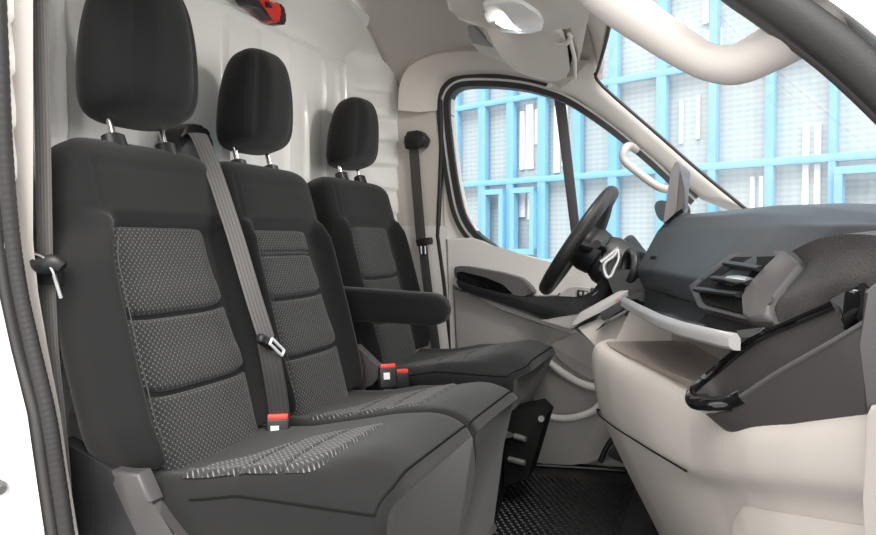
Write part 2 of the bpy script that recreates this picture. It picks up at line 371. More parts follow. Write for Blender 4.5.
def build_cushion(root, cush, W=.2215, x0=.36, x1=.86, dz=0, zb=.05, outer=(1, 0), dx=0, cr=(.014, .056)):
    """outer = (near side free, far side free): a free side is rounded and piped, a joined side meets its neighbour"""
    NU = 96; mb = MB(); eN, eF = (.22 if outer[0] else .10), (.22 if outer[1] else .10)
    prof_ = [(.36, .378), (.44, .380), (.50, .386), (.565, .400), (.66, .420), (.72, .436), (.775, .446), (.805, .443), (.83, .435), (.85, .422), (.87, .398)]
    def base(x):
        k = (x-dx); return sum(lerp(prof_, k+o) for o in (-.02, -.01, 0, .01, .02))/5
    def free(a): return outer[0] if a < 0 else outer[1]
    def ztop(a, x):
        q = abs(a)/W; b = base(x)
        if free(a): z = b+(min(b, .404)-b)*ss(.50, 1.0, q)**1.0
        else: z = b-.012*math.exp(-((q-1)/.05)**2)
        z += .010*math.exp(-((q-.80)/.13)**2)*ss(.80, .66, x-dx)
        return z+dz
    def wide(x):   # the insert's edges (near, far) across the cushion
        k = x-dx
        return -lerp([(.44, .19), (.60, .19), (.70, .178), (.72, .165)], k), lerp([(.44, -.10), (.50, -.02), (.53, .06), (.565, .105), (.62, .13), (.70, .135), (.72, .12)], k)
    def corner(a, x):
        q = abs(a)/W
        return cr[a > 0]*ss(.62, 1.02, q)**2*ss(.5, .86, x-dx) if free(a) else .004*ss(.9, 1, q)*ss(.5, .86, x-dx)
    xs = [x0, x0+.01, x0+.025]+[x0+.025+(x1-.012-x0-.025)*i/56 for i in range(1, 57)]+[x1-.008, x1-.004, x1-.0015, x1]
    xs = [v+dx for v in xs]
    def pt(i, x):
        ang = 2*math.pi*i/NU+.001; ca, sa = math.cos(ang), math.sin(ang)
        e = eN if ca < 0 else eF
        end = ss(x1+dx-.012, x1+dx, x)
        a = (W-.006*end)*sg(ca, e)
        zt_ = ztop(max(-W, min(W, a)), x)-.008*end; zb_ = zb+.006*end; zm = (zt_+zb_)/2; h = (zt_-zb_)/2
        z = zm+h*sg(sa, e)
        xx = x-corner(a, x)-.055*max(0, (zt_-z)/(zt_-zb_))**1.7*ss(.6, .86, x-dx)+.012*math.sin(math.pi*min(1, max(0, (zt_-z)/(zt_-zb_))*1.6))*ss(.8, .86, x-dx)
        return cush(a, xx, z)
    mb.grid(lambda i, j: pt(i, xs[j]), NU, len(xs)-1, cu=True)
    bm = mb.bm; bm.verts.ensure_lookup_table(); nv = len(xs)
    mb.fan([bm.verts[i*nv] for i in range(NU)]); mb.fan([bm.verts[i*nv+nv-1] for i in range(NU)])
    cu = mb.build('seat_cushion', 'fabric', root, 60)
    def top(a, x):
        e = eN if a < 0 else eF
        q = min(.999, abs(a)/W); ca = q**(1/e); sa = math.sqrt(max(0, 1-ca*ca)); zt_ = ztop(a, x); zm = (zt_+zb)/2
        return cush(a, x-corner(a, x), zm+(zt_-zm)*sa**e+.0006)
    xf = x1+dx-.014; e = W*.972; path = []
    if outer[0]: path += [top(-e, x0+dx+.13+(xf-x0-dx-.13)*k/30) for k in range(31)]
    path += [top(-e+2*e*k/40, xf) for k in range(41)]
    if outer[1]: path += [top(e, xf-(xf-x0-dx-.13)*k/30) for k in range(1, 31)]
    mp = MB(); mp.tube(path, .0022, 6); mp.build('piping', 'seam', cu)
    mi = MB(); nu, nvv = 64, 100; xa, xz = .455+dx, .716+dx
    def ip(i, j):
        x = xa+(xz-xa)*j/nvv; n_, f_ = wide(x); r = .03
        if x > xz-r:
            c = r-math.sqrt(max(0, r*r-(x-(xz-r))**2)); n_ += c; f_ -= c
        t = i/nu; a = n_+(f_-n_)*t; q = abs(2*t-1)
        h = .010*(1-q**8)*(1-ss(xz-.010, xz, x))-.0015
        bow = .020*(1-(2*t-1)**2)
        for f in (.31, .63):
            h -= .010*math.exp(-((x+bow-(xa+.03+(xz-xa)*f))/.0042)**2)
        return a, x, h
    def ipp(i, j):
        a, x, h = ip(i, j); return cush(a, x-corner(a, x)*.5, ztop(a, x)+h)
    mi.grid(ipp, nu, nvv, uvf=lambda i, j: ((ip(i, j)[0]+ip(i, j)[1])*.7071, (ip(i, j)[1]-ip(i, j)[0])*.7071))
    lab(mi.build('insert_panel', 'insert_streak', cu, 60), 'streaked grey cloth insert panel')
    return cu

# --- double passenger bench
bench = thing('passenger_bench_seat', 'black cloth double passenger bench seat nearest the open door, two backrests and two headrests', 'car seat', (.6, -.345, 0))
bk1, cu1 = seat_frame(0, -.567, 0); bk2, cu2 = seat_frame(0, -.125, 0)
build_backrest(bench, bk1, near=.022, wi=.166, ac=-.036)
build_backrest(bench, bk2, ac=-.026, wi=.158, bands=(.392, .382))
build_headrest(bench, bk1, W=.136, H=.280, T=.155, nshift=.020)
build_headrest(bench, bk2, W=.125, H=.236, T=.135)
build_cushion(bench, cu1, outer=(1, 0)); build_cushion(bench, cu2, outer=(0, 1))
b = MB(); b.box((.58, -.345, .05), (.34, .80, .09), bev=.02); b.build('seat_base', 'black_plastic', bench)
b = MB()   # hinge cover beside the outer cushion
y = -.815
o1 = [(109, 471), (122, 473), (138, 473), (151, 502), (150, 506), (173, 535), (200, 565), (152, 565), (137, 535), (126, 513), (113, 484)]
b.prism([U(px, py, y=y) for px, py in o1], (0, .03, 0), .009, 3); b.build('hinge_cover', 'bin', bench)
b = MB(); b.prism([U(px, py, y=-.80) for px, py in ((60, 440), (112, 470), (150, 560), (60, 560))], (0, .03, 0), .004); b.build('side_cover', 'black_plastic', bench)
b = MB(); b.prism([U(px, py, y=.085) for px, py in ((346, 362), (356, 345), (384, 372), (372, 386), (352, 392))], (0, .03, 0), .006); lab(b.build('hinge_cover', 'bin', bench), 'grey hinge cover between the seats')

# --- driver seat
drv = thing('driver_seat', 'black cloth driver seat with armrest, farthest from the open door behind the steering wheel', 'car seat', (.58, .49, 0))
bk3, cu3 = seat_frame(-.045, .50, .02)
build_backrest(drv, bk3, W=.262, H=.62, wi=.16, near=0)
build_headrest(drv, bk3, W=.126, H=.212, T=.13, spost=.07, nshift=.014, vb=.664)
build_cushion(drv, cu3, W=.262, dx=.02, dz=.004, zb=.20, outer=(1, 1), cr=(.05, .06))
b = MB(); b.box((.54, .50, .12), (.38, .44, .22), bev=.02); b.build('seat_base', 'black_plastic', drv)
ar = MB()
def arm(i, t):
    ang = 2*math.pi*i/32; ca, sa = math.cos(ang), math.sin(ang); x = .20+.42*t
    s = math.sqrt(max(0, 1-max(0, (t-.86)/.14)**2)); s0 = min(1, .6+t*6)
    hh = (.046+.006*(1-t))*(.15+.85*s)*s0; ww = .036*(.3+.7*s)
    return Vector((x, .20+ww*sg(ca, .5), .603+.012*(1-t)+hh*sg(sa, .45)))
ar.grid(lambda i, j: arm(i, j/40), 32, 40, cu=True); ar.bm.verts.ensure_lookup_table()
ar.fan([ar.bm.verts[i*41] for i in range(32)]); ar.fan([ar.bm.verts[i*41+40] for i in range(32)])
arm_o = ar.build('armrest', 'fabric', drv, 60)
ms = MB(); ms.tube([Vector((.24+.30*k/20, .168, .640+.012*(1-k/20)-.012*ss(.8, 1, k/20))) for k in range(21)], .0016, 5); ms.build('piping', 'seam', arm_o)
# tool box style slide unit at the front of the driver seat base
su = MB(); y = .33
su.prism([U(px, py, y=y) for px, py in ((505, 412), (538, 405), (547, 414), (528, 478), (503, 488))], (0, .10, 0), .004); sl = su.build('slide_unit', 'seam', drv)
for px, py, w in ((515, 436, .034), (509, 459, .05)):
    k = MB(); p = U(px, py, y=y-.012); k.tube([p, p+Vector((w, -.01, -.004))], .009, 10); lab(k.build('latch', 'satin', sl), 'silver latch')
k = MB(); p = U(541, 419, y=y-.01); k.tube([p, p+Vector((.0, .014, 0))], .009, 12); lab(k.build('bolt', 'satin', sl), 'silver bolt')

# ------------------------------------------------------------------ seat belts and buckles
def buckle(pos, rotz, lean, label, name='seat_belt_buckle', sticker=True):
    t = thing(name, label, 'seat belt buckle', pos, 'red-button seat belt buckles')
    rot = Matrix.Rotation(rotz, 3, 'Z') @ Matrix.Rotation(lean, 3, 'X')
    def at(v): return Vector(pos)+rot @ Vector(v)
    b = MB(); b.box(at((0, 0, -.03)), (.052, .026, .06), rot, .006, 3); b.build('buckle_body', 'black_plastic', t)
    b = MB(); b.box(at((0, -.002, .003)), (.044, .022, .012), rot, .003, 2); lab(b.build('release_button', 'red_button', t), 'red release button')
    if sticker:
        b = MB(); b.box(at((-.006, -.0135, -.025)), (.018, .0012, .019), rot, .0003, 1); lab(b.build('sticker', 'label', t), 'white square sticker')
    b = MB(); b.box(at((0, .0, -.09)), (.03, .012, .08), rot, .004, 2); b.build('stalk', 'black_plastic', t)
    return t
buckle(U(278, 418, x=.425), R(28), R(-8), 'red-button buckle between the two bench backrests, below the slanting belt')
buckle(U(387, 367, y=.10), R(40), R(-10), 'red-button buckle with white sticker between the bench and driver seat')
buckle(U(400, 372, y=.17), R(40), R(-6), 'small red buckle half hidden behind the stickered buckle by the driver seat', sticker=False)

def tongue(mb, p, rot, w=.05):
    pass
# centre belt
mid = thing('seat_belt', 'grey seat belt slanting across the middle bench backrest', 'seat belt', (.2, -.33, 1.03), 'seat belts')
pts = [U(196, 133, x=.13), U(201, 140, x=.175), U(214, 172, x=.255), U(235, 235, x=.325), U(252, 292, x=.372), U(267, 340, x=.395)]
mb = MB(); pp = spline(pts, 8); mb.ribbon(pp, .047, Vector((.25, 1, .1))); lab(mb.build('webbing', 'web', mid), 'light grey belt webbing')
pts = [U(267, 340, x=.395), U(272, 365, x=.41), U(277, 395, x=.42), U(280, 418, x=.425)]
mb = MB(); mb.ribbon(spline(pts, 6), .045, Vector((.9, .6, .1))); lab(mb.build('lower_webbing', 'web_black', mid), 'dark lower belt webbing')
mb = MB()
sh = [U(px, py, x=.13) for px, py in ((176, 158), (182, 130), (190, 123), (205, 126), (212, 136), (216, 165), (212, 175), (180, 168))]
mb.prism(rounded(sh, .012, 3), (-.05, 0, 0), .006); lab(mb.build('shroud', 'black_plastic', mid), 'black plastic belt guide at the top of the bench')
mb = MB(); p = U(266, 342, x=.405); rt = Matrix.Rotation(R(40), 3, 'X')
mb.box(p, (.02, .062, .022), Matrix.Rotation(R(-25), 3, 'X'), .007, 3); tg = mb.build('tongue_grip', 'black_plastic', mid)
a = U(271, 341, x=.42); bq = U(283, 353, x=.43); d = (bq-a).normalized(); sdv = d.cross(Vector((1, 0, 0))).normalized()
mb = MB()
for s in (-1, 1): mb.tube([a+sdv*.007*s, bq+sdv*.007*s], .0032, 8)
mb.tube([bq-sdv*.007, bq+sdv*.007], .0032, 8); mb.tube([a-sdv*.007, a+sdv*.007], .0032, 8)
lab(mb.build('tongue_blade', 'blade', tg), 'bright latch blade')

# near belt on the left
nb = thing('seat_belt', 'dark grey seat belt hanging at the left edge beside the outer bench backrest', 'seat belt', (.2, -.82, .5), 'seat belts')
mb = MB(); mb.ribbon(spline([U(38, -40, y=-.815), U(41, 60, y=-.813), U(43, 150, y=-.811), U(45, 255, y=-.809)], 8), .036, Vector((1, 0, 0))); mb.build('webbing', 'web', nb)
mb = MB(); mb.ribbon(spline([U(47, 268, y=-.808), U(51, 350, y=-.808), U(59, 430, y=-.808), U(68, 545, y=-.808)], 8), .036, Vector((1, 0, 0))); mb.build('lower_webbing', 'web', nb)
mb = MB(); p = U(50, 262, y=-.822); mb.tube(spline([U(33, 256, y=-.83), U(42, 266, y=-.835), U(54, 263, y=-.835), U(63, 268, y=-.83)], 6), [.010+.006*math.sin(math.pi*k/18) for k in range(19)], 12); tg = mb.build('tongue_grip', 'black_plastic', nb)
mb = MB(); mb.tube(spline([U(35, 254, y=-.84), U(44, 258, y=-.845), U(52, 270, y=-.845), U(56, 281, y=-.84)], 5), .0022, 8)
mb.tube([U(54, 275, y=-.84), U(61, 298, y=-.83)], .0035, 8); lab(mb.build('tongue_blade', 'satin', tg), 'silver latch blade')
mb = MB(); mb.prism([U(px, py, y=-.825) for px, py in ((36, 272), (56, 272), (56, 285), (37, 285))], (0, .02, 0), .003); mb.build('belt_stop', 'black_plastic', tg)

# driver belt
db = thing('seat_belt', 'black seat belt on the far door pillar behind the driver seat', 'seat belt', (.3, .82, 1.1), 'seat belts')
mb = MB(); mb.ribbon(spline([U(413, 138, y=.80), U(416, 180, y=.80), U(421, 240, y=.80)], 8), .046, Vector((1, -.3, 0))); mb.build('webbing', 'web_dark', db)
mb = MB(); mb.ribbon(spline([U(422, 240, y=.80), U(428, 290, y=.80), U(436, 350, y=.80)], 8), .044, Vector((1, -.4, 0))); mb.build('lower_webbing', 'web_dark', db)
mb = MB(); mb.prism(rounded([U(px, py, y=.77) for px, py in ((404, 139), (406, 131), (420, 130), (426, 138), (423, 147), (404, 149))], .01, 3), (0, .05, 0), .008); mb.build('shroud', 'black_plastic', db)
mb = MB(); mb.prism(rounded([U(px, py, y=.785) for px, py in ((415, 240), (430, 237), (431, 244), (417, 247))], .006, 3), (0, .025, 0), .004); tg = mb.build('tongue_grip', 'black_plastic', db)
for dx in (0, 4):
    mb = MB(); mb.tube([U(421+dx, 246, y=.785), U(421.5+dx, 254, y=.785)], .003, 8); lab(mb.build('tongue_blade', 'satin', tg), 'silver latch blade')

# ------------------------------------------------------------------ shell: bulkhead, floor, ceiling
def e_half(z):
    k = max(0, (z-1.20)/.42); return .875*(1-.04*min(1, k)-.96*min(1, k)**12)
bh = MB(); NY, NZ = 260, 200
def bead(x, c, w, h): return h*math.exp(-((x-c)/w)**2)
def bulk(i, j):
    z = -.02+1.645*j/NZ; s = -1+2*i/NY; e = max(.02, e_half(z)); y = s*e
    d = e-abs(y); dt = max(0, 1.62-z)
    wrap = .135*(1-ss(0, .20, d))**1.0; wrap = max(wrap, .135*(1-ss(0, .16, dt)))
    x = .055+wrap
    mid = ss(.20, .24, d)*ss(.17, .21, dt)
    for yc in (-.62, -.30, -.06, .10, .26, .38, .50, .60):   # pressed upright beads
        x += mid*bead(y, yc, .010, .013)*ss(.40, .46, z)*ss(1.44, 1.38, z)*(1 if abs(yc) != .38 else ss(1.3, 1.2, z))
    # raised rim of the centre panel
    x += bead(min(d-.205, dt-.175), 0, .007, .012)
    # cross ribs at the sides
    side = ss(.012, .04, d)*ss(.19, .15, d)
    for zc in (.55, .64, .73, .82, .91, 1.0, 1.09, 1.18, 1.27, 1.36): x += side*(.010*ss(zc-.008, zc, z)*ss(zc+.085, zc+.02, z))
    for zc in (.70, .86, 1.02, 1.18): x += .0045*ss(zc-.004, zc+.002, z)*ss(zc+.10, zc+.02, z)*ss(-.60, -.64, y)*mid
    return Vector((x, y, z))
bh.grid(bulk, NY, NZ)
struct(bh.build('wall_back', 'bulk_paint', None, 60))
fl = MB(); fl.box((.85, 0, -.025), (2.1, 1.80, .05)); struct(fl.build('floor', 'floor'))

# ceiling: arched headliner between bulkhead and windshield header
cl = MB()
def ceil(i, j):
    t = j/30; x = .155+.80*t; s = -1+2*i/60
    zc = lerp([(0, 1.635), (.5, 1.60), (.75, 1.545), (1, 1.465)], t); ze = lerp([(0, 1.36), (.4, 1.40), (.8, 1.385), (1, 1.36)], t)
    y = s*.855; q = abs(s)
    z = ze+(zc-ze)*(1-q**3.2)**.62
    return Vector((x, y, z))
cl.grid(ceil, 60, 30)
co_ = cl.build('ceiling', 'headliner'); struct(co_)
so = co_.modifiers.new('s', 'SOLIDIFY'); so.thickness = .02; so.offset = 1

# ------------------------------------------------------------------ far side: pillar trim, driver's door
YD = .86
tr = MB()    # rear pillar trim with the belt on it
tp = [U(px, py, y=.845) for px, py in ((384, 20), (400, 45), (443, 60), (443, 88), (440, 110), (442, 236), (392, 236), (392, 60))]
tr.prism(tp, (0, .05, 0), .004); struct(tr.build('trim_1', 'pillar'), 'beige upper pillar trim behind the driver door')
tr = MB(); tr.prism([U(px, py, y=.84) for px, py in ((394, 226), (445, 226), (450, 340), (456, 420), (390, 420))], (0, .05, 0), .004)
struct(tr.build('trim_2', 'beige'), 'grey lower pillar trim behind the driver seat')

# window outline (glass side), rear bottom round to the front
GL = [(497, 247), (478, 232), (466, 212), (459, 180), (454, 145), (451, 112), (452, 98), (459, 90), (472, 87.5), (500, 88), (525, 91), (548, 97), (566, 104), (590, 119), (612, 135), (640, 158), (662, 178), (690, 205)]
def offset_px(pts, d):
    out = []
    for i, p in enumerate(pts):
        a = pts[max(i-1, 0)]; b = pts[min(i+1, len(pts)-1)]; tx, ty = b[0]-a[0], b[1]-a[1]; L = math.hypot(tx, ty)
        out.append((p[0]-ty/L*d, p[1]+tx/L*d))
    return out
def smooth_px(pts, n=5): return [(v.x, v.y) for v in spline([(p[0], p[1], 0) for p in pts], n)]
GLs = smooth_px(GL)
def band(name, d0, d1, y0, y1, m, parent=None, bev=.0):
    """a frame strip following the window outline between two offsets, y0 (cabin face) to y1"""
    ia = offset_px(GLs, d0); ib = offset_px(GLs, d1); mb = MB()
    # offsets measured in millimetres of the door plane via the outline itself
    A = [U(*p, y=YD) for p in ia]; B = [U(*p, y=YD) for p in ib]
    rings = []
    for p, q in zip(A, B):
        rings.append([Vector((p.x, y0, p.z)), Vector((q.x, y0, q.z)), Vector((q.x, y1, q.z)), Vector((p.x, y1, p.z))])
    mb.loft(rings); return mb.build(name, m, parent)
door = thing('door_1', 'beige driver door with black armrest, closed, on the far side', 'door', (.8, .85, .05)); del door['category']; struct(door)
band('window_seal', -6, -.3, .842, .90, 'rubber', door)
band('door_frame', -9, -5.5, .850, .91, 'white_paint', door)
band('door_seal', -12.5, -8.8, .838, .90, 'rubber', door)
lab(door.children[0], 'black window rubber'); lab(door.children[2], 'black door rubber')
sd = MB(); sd.tube([U(px, py, y=.845) for px, py in ((438, 236), (441.5, 150), (440, 100)) ][::-1] + [U(px, py, y=.845) for px, py in ((444, 280), (451, 345), (458, 400))], .009, 10)
lab(sd.build('door_seal', 'rubber', door), 'black upright door rubber')
# painted rear frame of the door
fr = MB(); fr.prism([U(px, py, y=.862) for px, py in ((441, 95), (452, 90), (451, 115), (459, 180), (466, 212), (478, 233), (470, 246), (445, 246))], (0, .04, 0), .002); lab(fr.build('rear_frame', 'apillar', door), 'pale painted door frame')
# quarter window bar
qb = MB(); qb.prism([U(px, py, y=.855) for px, py in ((554, 99), (565, 104), (580, 235), (571, 235))], (0, .02, 0), .003); lab(qb.build('window_bar', 'rubber_soft', door), 'dark upright window bar')
gp = [U(*p, y=.875) for p in smooth_px(GL, 3)]+[U(700, 260, y=.875), U(600, 268, y=.875), U(560, 268, y=.875), U(520, 256, y=.875)]
g = MB(); g.prism(gp, (0, .004, 0)); struct(g.build('window_1', 'side_glass'))

# door trim panel: sheet with relief
outl = [(445, 238), (470, 237), (484, 241), (500, 250), (530, 257), (556, 263.5), (600, 270), (640, 276), (700, 290), (700, 480), (470, 480), (452, 420), (449, 300)]
dp = MB(); dp.prism([U(px, py, y=.835) for px, py in outl], (0, .05, 0), .010, 4); lab(dp.build('upper_panel', 'beige', door), 'beige upper door panel')
# lower, darker field
dp = MB(); dp.prism([U(px, py, y=.815) for px, py in ((452, 285), (470, 297), (500, 310), (545, 326), (600, 345), (660, 350), (660, 470), (480, 470), (458, 400))], (0, .04, 0), .012, 4)
lab(dp.build('lower_panel', 'door_dark', door), 'grey lower door panel')
# armrest pieces
def dprism(name, pts, y, th, m, bev=.004, rr=.012, label=None, parent=door):
    mb = MB(); mb.prism(rounded([U(px, py, y=y) for px, py in pts], rr, 3), (0, th, 0), bev, 3); o = mb.build(name, m, parent)
    if label: lab(o, label)
    return o
hd = dprism('handle_surround', [(453.5, 268), (457, 266), (470, 267), (500, 272.5), (520, 278), (528, 284), (535, 293), (523, 296.5), (497, 292), (470, 285), (455, 279)], .785, .05, 'grey_plastic', .008, label='dark grey door pull surround')
dprism('handle_recess', [(456, 272), (462, 271.5), (485, 277), (502, 284), (513, 294), (500, 293), (480, 288), (457, 280)], .780, .03, 'piano', .003, .006, 'gloss black pull recess', hd)
dprism('armrest', [(455, 279), (470, 285.5), (500, 293), (520, 297), (560, 296), (568, 289), (592, 288.5), (600, 296), (592, 305), (578, 313), (543, 320), (505, 306), (460, 290)], .770, .06, 'black_plastic', .008, .01, 'black door armrest')
dprism('armrest_fillet', [(541, 320), (580, 313.5), (571, 330)], .772, .05, 'beige', .003, .004, 'beige triangular fillet')
dprism('switch_trim', [(558, 296), (567, 288.5), (574, 286.5), (590, 287.5), (590, 295), (580, 297)], .764, .02, 'beige', .002, .003, 'beige switch surround')
sw = dprism('window_switch', [(577, 290), (588, 291), (587, 297.5), (577, 297)], .758, .02, 'black_plastic', .001, .002)
for k in (0, 5): dprism('switch_button', [(579+k, 291.6), (582+k, 291.9), (581.7+k, 296), (578.7+k, 295.6)], .755, .01, 'satin', .0008, .001, 'silver window button', sw)
# lower pocket; the rim's paler beige stands in for light on its edge
dprism('pocket_wall', [(516, 418), (535, 413), (560, 419.5), (585, 417), (600, 408), (610, 395), (632, 412), (626, 440), (610, 452), (590, 463), (570, 465), (545, 464), (515, 458)], .765, .06, 'door_dark', .004, .01, 'grey door pocket')
rim = MB(); rim.tube(spline([U(px, py, y=.765) for px, py in ((516, 416), (535, 413.5), (560, 418.5), (583, 415.5), (598, 407), (608, 392))], 6), .013, 10); lab(rim.build('pocket_rim', 'beige', door), 'beige door pocket rim, coloured paler for the light on its edge')
rim = MB(); rim.tube(spline([U(px, py, y=.80) for px, py in ((546, 360), (560, 371), (580, 383), (600, 389), (615, 392))], 6), .014, 10); lab(rim.build('pocket_rim', 'beige', door), 'beige sloping rim above the pocket')
dprism('lower_swell', [(545, 345), (575, 333), (615, 333), (615, 386), (585, 378), (562, 362)], .80, .04, 'door_dark', .014, .03, 'grey swelling of the door panel')

# ------------------------------------------------------------------ A pillar trims, header, windshield
ap = MB()
lo = [(545, 88), (552, 89.5), (572, 97), (595, 112), (617, 128), (645, 151), (668, 171), (700, 198)]
hi = [(585, 40), (592, 62), (597, 75), (604, 88), (630, 109), (660, 135), (700, 170), (748, 210)]
LO = spline([U(px, py, y=.84) for px, py in lo], 5); HI = spline([U(px, py, y=.795) for px, py in hi], 5)
rings = []
for p, q in zip(LO, HI):
    m_ = (p+q)/2+Vector((.004, -.016, .008)); rings.append([p, (p*.6+m_*.5-q*.1), m_, (q*.6+m_*.5-p*.1), q, q+Vector((-.01, .05, -.02)), p+Vector((0, .06, 0))])
ap.loft(rings); struct(ap.build('trim_3', 'apillar', None, 60), 'pale front pillar trim on the driver side')
hd = MB()   # trim over the door window
pth = [(442, 92), (450, 80), (462, 74), (480, 73), (510, 74), (540, 80)]
lo2 = [(440, 110), (441, 96), (446, 84), (455, 78), (475, 75.5), (505, 76), (545, 84), (556, 92)]
hi2 = [(398, 110), (400, 84), (408, 68), (425, 58), (450, 52), (490, 52), (540, 60), (590, 60)]
A = spline([U(px, py, y=.845) for px, py in lo2], 5); B = spline([U(px, py, y=.76) for px, py in hi2], 5)
hd.loft([[p, (p+q)/2+Vector((0, -.01, -.01)), q, q+Vector((0, .05, .05)), p+Vector((0, .05, 0))] for p, q in zip(A, B)]); struct(hd.build('trim_4', 'pillar', None, 60), 'beige trim strip over the driver door window')
# windshield glass
fe = [U(596, 74, y=.76), U(604, 87, y=.757), U(660, 136, y=.75), U(700, 171, y=.745), U(750, 212, y=.74), U(790, 245, y=.735)]
ne = [Vector((1.08, -.80, 1.40)), U(705, -60, y=-.82), U(765, 8, y=-.82), U(820, 58, y=-.82), U(880, 115, y=-.82), U(950, 190, y=-.82)]
FE = spline(fe, 4); NE = spline(ne, 4); n = len(FE)-1
ws = MB()
def wsp(i, j):
    t = j/24; p = FE[i].lerp(NE[i], t); b_ = 4*t*(1-t); k = i/n
    return p+Vector(((.085+.075*k)*b_, 0, (.09-.06*k)*b_))
ws.grid(wsp, n, 24)
hm_ = MB()
def hdr(i, j):
    a = wsp(0, i); s_ = max(-1, min(1, a.y/.855)); c = ceil(round((s_+1)*30), 30); t = j/6
    return a.lerp(c, t)+Vector((0, 0, -.012*math.sin(math.pi*t)))
hm_.grid(hdr, 24, 6); ho = hm_.build('trim_14', 'visor', None, 60); struct(ho, 'beige header trim above the windshield')
so2 = ho.modifiers.new('s', 'SOLIDIFY'); so2.thickness = .02; so2.offset = 1
wo = ws.build('window_2', 'windshield'); struct(wo, 'wide hazy windshield above the dashboard')
wsb = MB()
def ws_edge(i): return FE[i]+Vector((-.002, -.004, 0))
wsb.tube([wsp(0, j)+Vector((0, 0, -.003)) for j in range(24, -1, -1)]+[ws_edge(i) for i in range(len(FE))], .0055, 8); struct(wsb.build('trim_5', 'rubber'), 'black windshield edge rubber')

# near A pillar: door aperture seal and white body
nap = [(690, -70), (733, -27), (768, -2), (804, 23), (840, 50), (876, 82), (915, 120)]
P = spline([U(px, py, y=-.86) for px, py in nap], 6)
s1 = MB(); s1.tube([p for p in P], .0235, 20, flat=.85); struct(s1.build('trim_6', 'rubber'), 'black door rubber along the near front pillar')
s1 = MB(); s1.tube([p+Vector((-.010, .022, -.010)) for p in P], .012, 14); struct(s1.build('trim_7', 'rubber_soft'), 'thin inner lip of the near front pillar rubber')
wb = MB()
wb.loft([[p+Vector((.022, -.01, .022)), p+Vector((.30, -.04, .30)), p+Vector((.30, .05, .30)), p+Vector((.022, .03, .022))] for p in P]); struct(wb.build('trim_8', 'white_paint'), 'white front pillar outside the near door opening')

# near B pillar: seal, pale strip, white side
def npath(t): return spline([U(px, py, y=-.875) for px, py in t], 6)
s1 = MB(); s1.tube(npath([(-16, -40), (-14, 60), (-9, 150), (-4, 227), (4, 291), (16, 350), (34, 414), (42, 470), (53, 545)]), .0135, 16); struct(s1.build('trim_9', 'rubber_soft'), 'smooth outer door rubber at the left edge')
s1 = MB(); pp = npath([(-3, -40), (1, 60), (5, 150), (11, 227), (20, 291), (33, 350), (48, 414), (57, 470), (68, 545)])
pf = []
for a, b_ in zip(pp, pp[1:]): pf += [a.lerp(b_, k/5) for k in range(5)]
s1.tube(pf, [.0125+.0004*math.sin(k*2.1) for k in range(len(pf))], 16); struct(s1.build('trim_10', 'rubber'), 'ribbed inner door rubber at the left edge')
ps = [((0, -40), (33, -40)), ((2, 100), (33, 100)), ((10, 227), (33, 240)), ((20, 291), (38, 291)), ((34, 350), (48, 350)), ((48, 414), (60.5, 414)), ((57, 470), (68, 470)), ((68, 545), (80, 545))]
pl = MB(); pl.loft([[U(*a, y=-.845), U(*b, y=-.845), U(*b, y=-.845)+Vector((-.024, .02, 0)), U(*a, y=-.845)+Vector((-.024, .02, 0))] for a, b in ps]); struct(pl.build('trim_11', 'handle'), 'pale pillar strip beside the near seat belt')
wb = MB(); bp_ = [(-80, 150), (-16, 200), (-2, 291), (11, 350), (27, 414), (35, 470), (46, 545), (52, 600), (-80, 600)]
wb.prism([U(px, py, y=-.895) for px, py in bp_], (-.026, .022, 0), .002); struct(wb.build('wall_left', 'white_paint'))
k = MB(); p = U(1, 487, y=-.905); k.tube([p+Vector((-.03, .0, .004)), p+Vector((.006, -.006, 0)), p+Vector((.012, -.007, -.001))], [.013, .012, .007], 14); tag(k.build('door_striker', 'grey_plastic'), 'small grey striker pin on the white body at the left edge', 'striker')

# ------------------------------------------------------------------ grab handles
def handle(path, r, label, lugs):
    mb = MB(); n_ = len(path); mb.tube(path, r, 20); o = mb.build('grab_handle', 'handle'); tag(o, label, 'grab handle', 'pillar grab handles'); return o
hp = spline([U(px, py, y=yy) for px, py, yy in ((540, -75, -.76), (580, -30, -.765), (612, 0, -.77), (650, 27, -.775), (688, 52, -.785), (712, 63, -.79), (738, 64, -.80), (770, 49, -.81), (800, 32, -.82), (840, 10, -.83))], 8)
handle(hp, [.0265+.003*math.sin(k/len(hp)*9) for k in range(len(hp))], 'thick pale grab handle in the foreground on the near windshield pillar', None)
hp = spline([U(px, py, y=yy) for px, py, yy in ((636, 150, .83), (629, 146, .79), (624, 151, .76), (624, 160, .755), (636, 171, .755), (652, 183, .757), (661, 188, .77), (668, 189, .80), (674, 186, .84))], 8)
handle(hp, .0135, 'small pale grab handle on the far windshield pillar above the steering wheel', None)

# ------------------------------------------------------------------ visor and overhead console
def quad_surf(mb, c00, c10, c11, c01, nu=24, nv=24, bulge=(0, 0, 0)):
    pass
vis = thing('sun_visor', 'beige sun visor folded up over the driver side of the cab', 'sun visor', U(520, 50, y=.55))
def UZ(px, py, t):   # sloping visor plane: near edge y=.36 high, far edge y=.73 low
    a = U(477, 27, y=.37); b_ = U(575, 30, y=.37); c = U(550, 81, y=.70)
    nrm = (b_-a).cross(c-a).normalized(); d = _FW+_RT*((px-438)/FPX)+_UP*((267.5-py)/FPX); k = (a-CAM).dot(nrm)/d.dot(nrm)
    return CAM+d*k - nrm*(t if nrm.z < 0 else -t)
vp = [(482, 27), (540, 30.5), (556, 31), (563, 36), (567, 50), (570, 74), (561, 80), (553, 82.5), (535, 79), (515, 71), (504, 62), (495, 48)]
v3 = rounded([UZ(px, py, 0) for px, py in vp], .02, 3)
mb = MB(); mb.prism(v3, (0, 0, .028), .009, 4); mb.build('visor_panel', 'visor', vis)
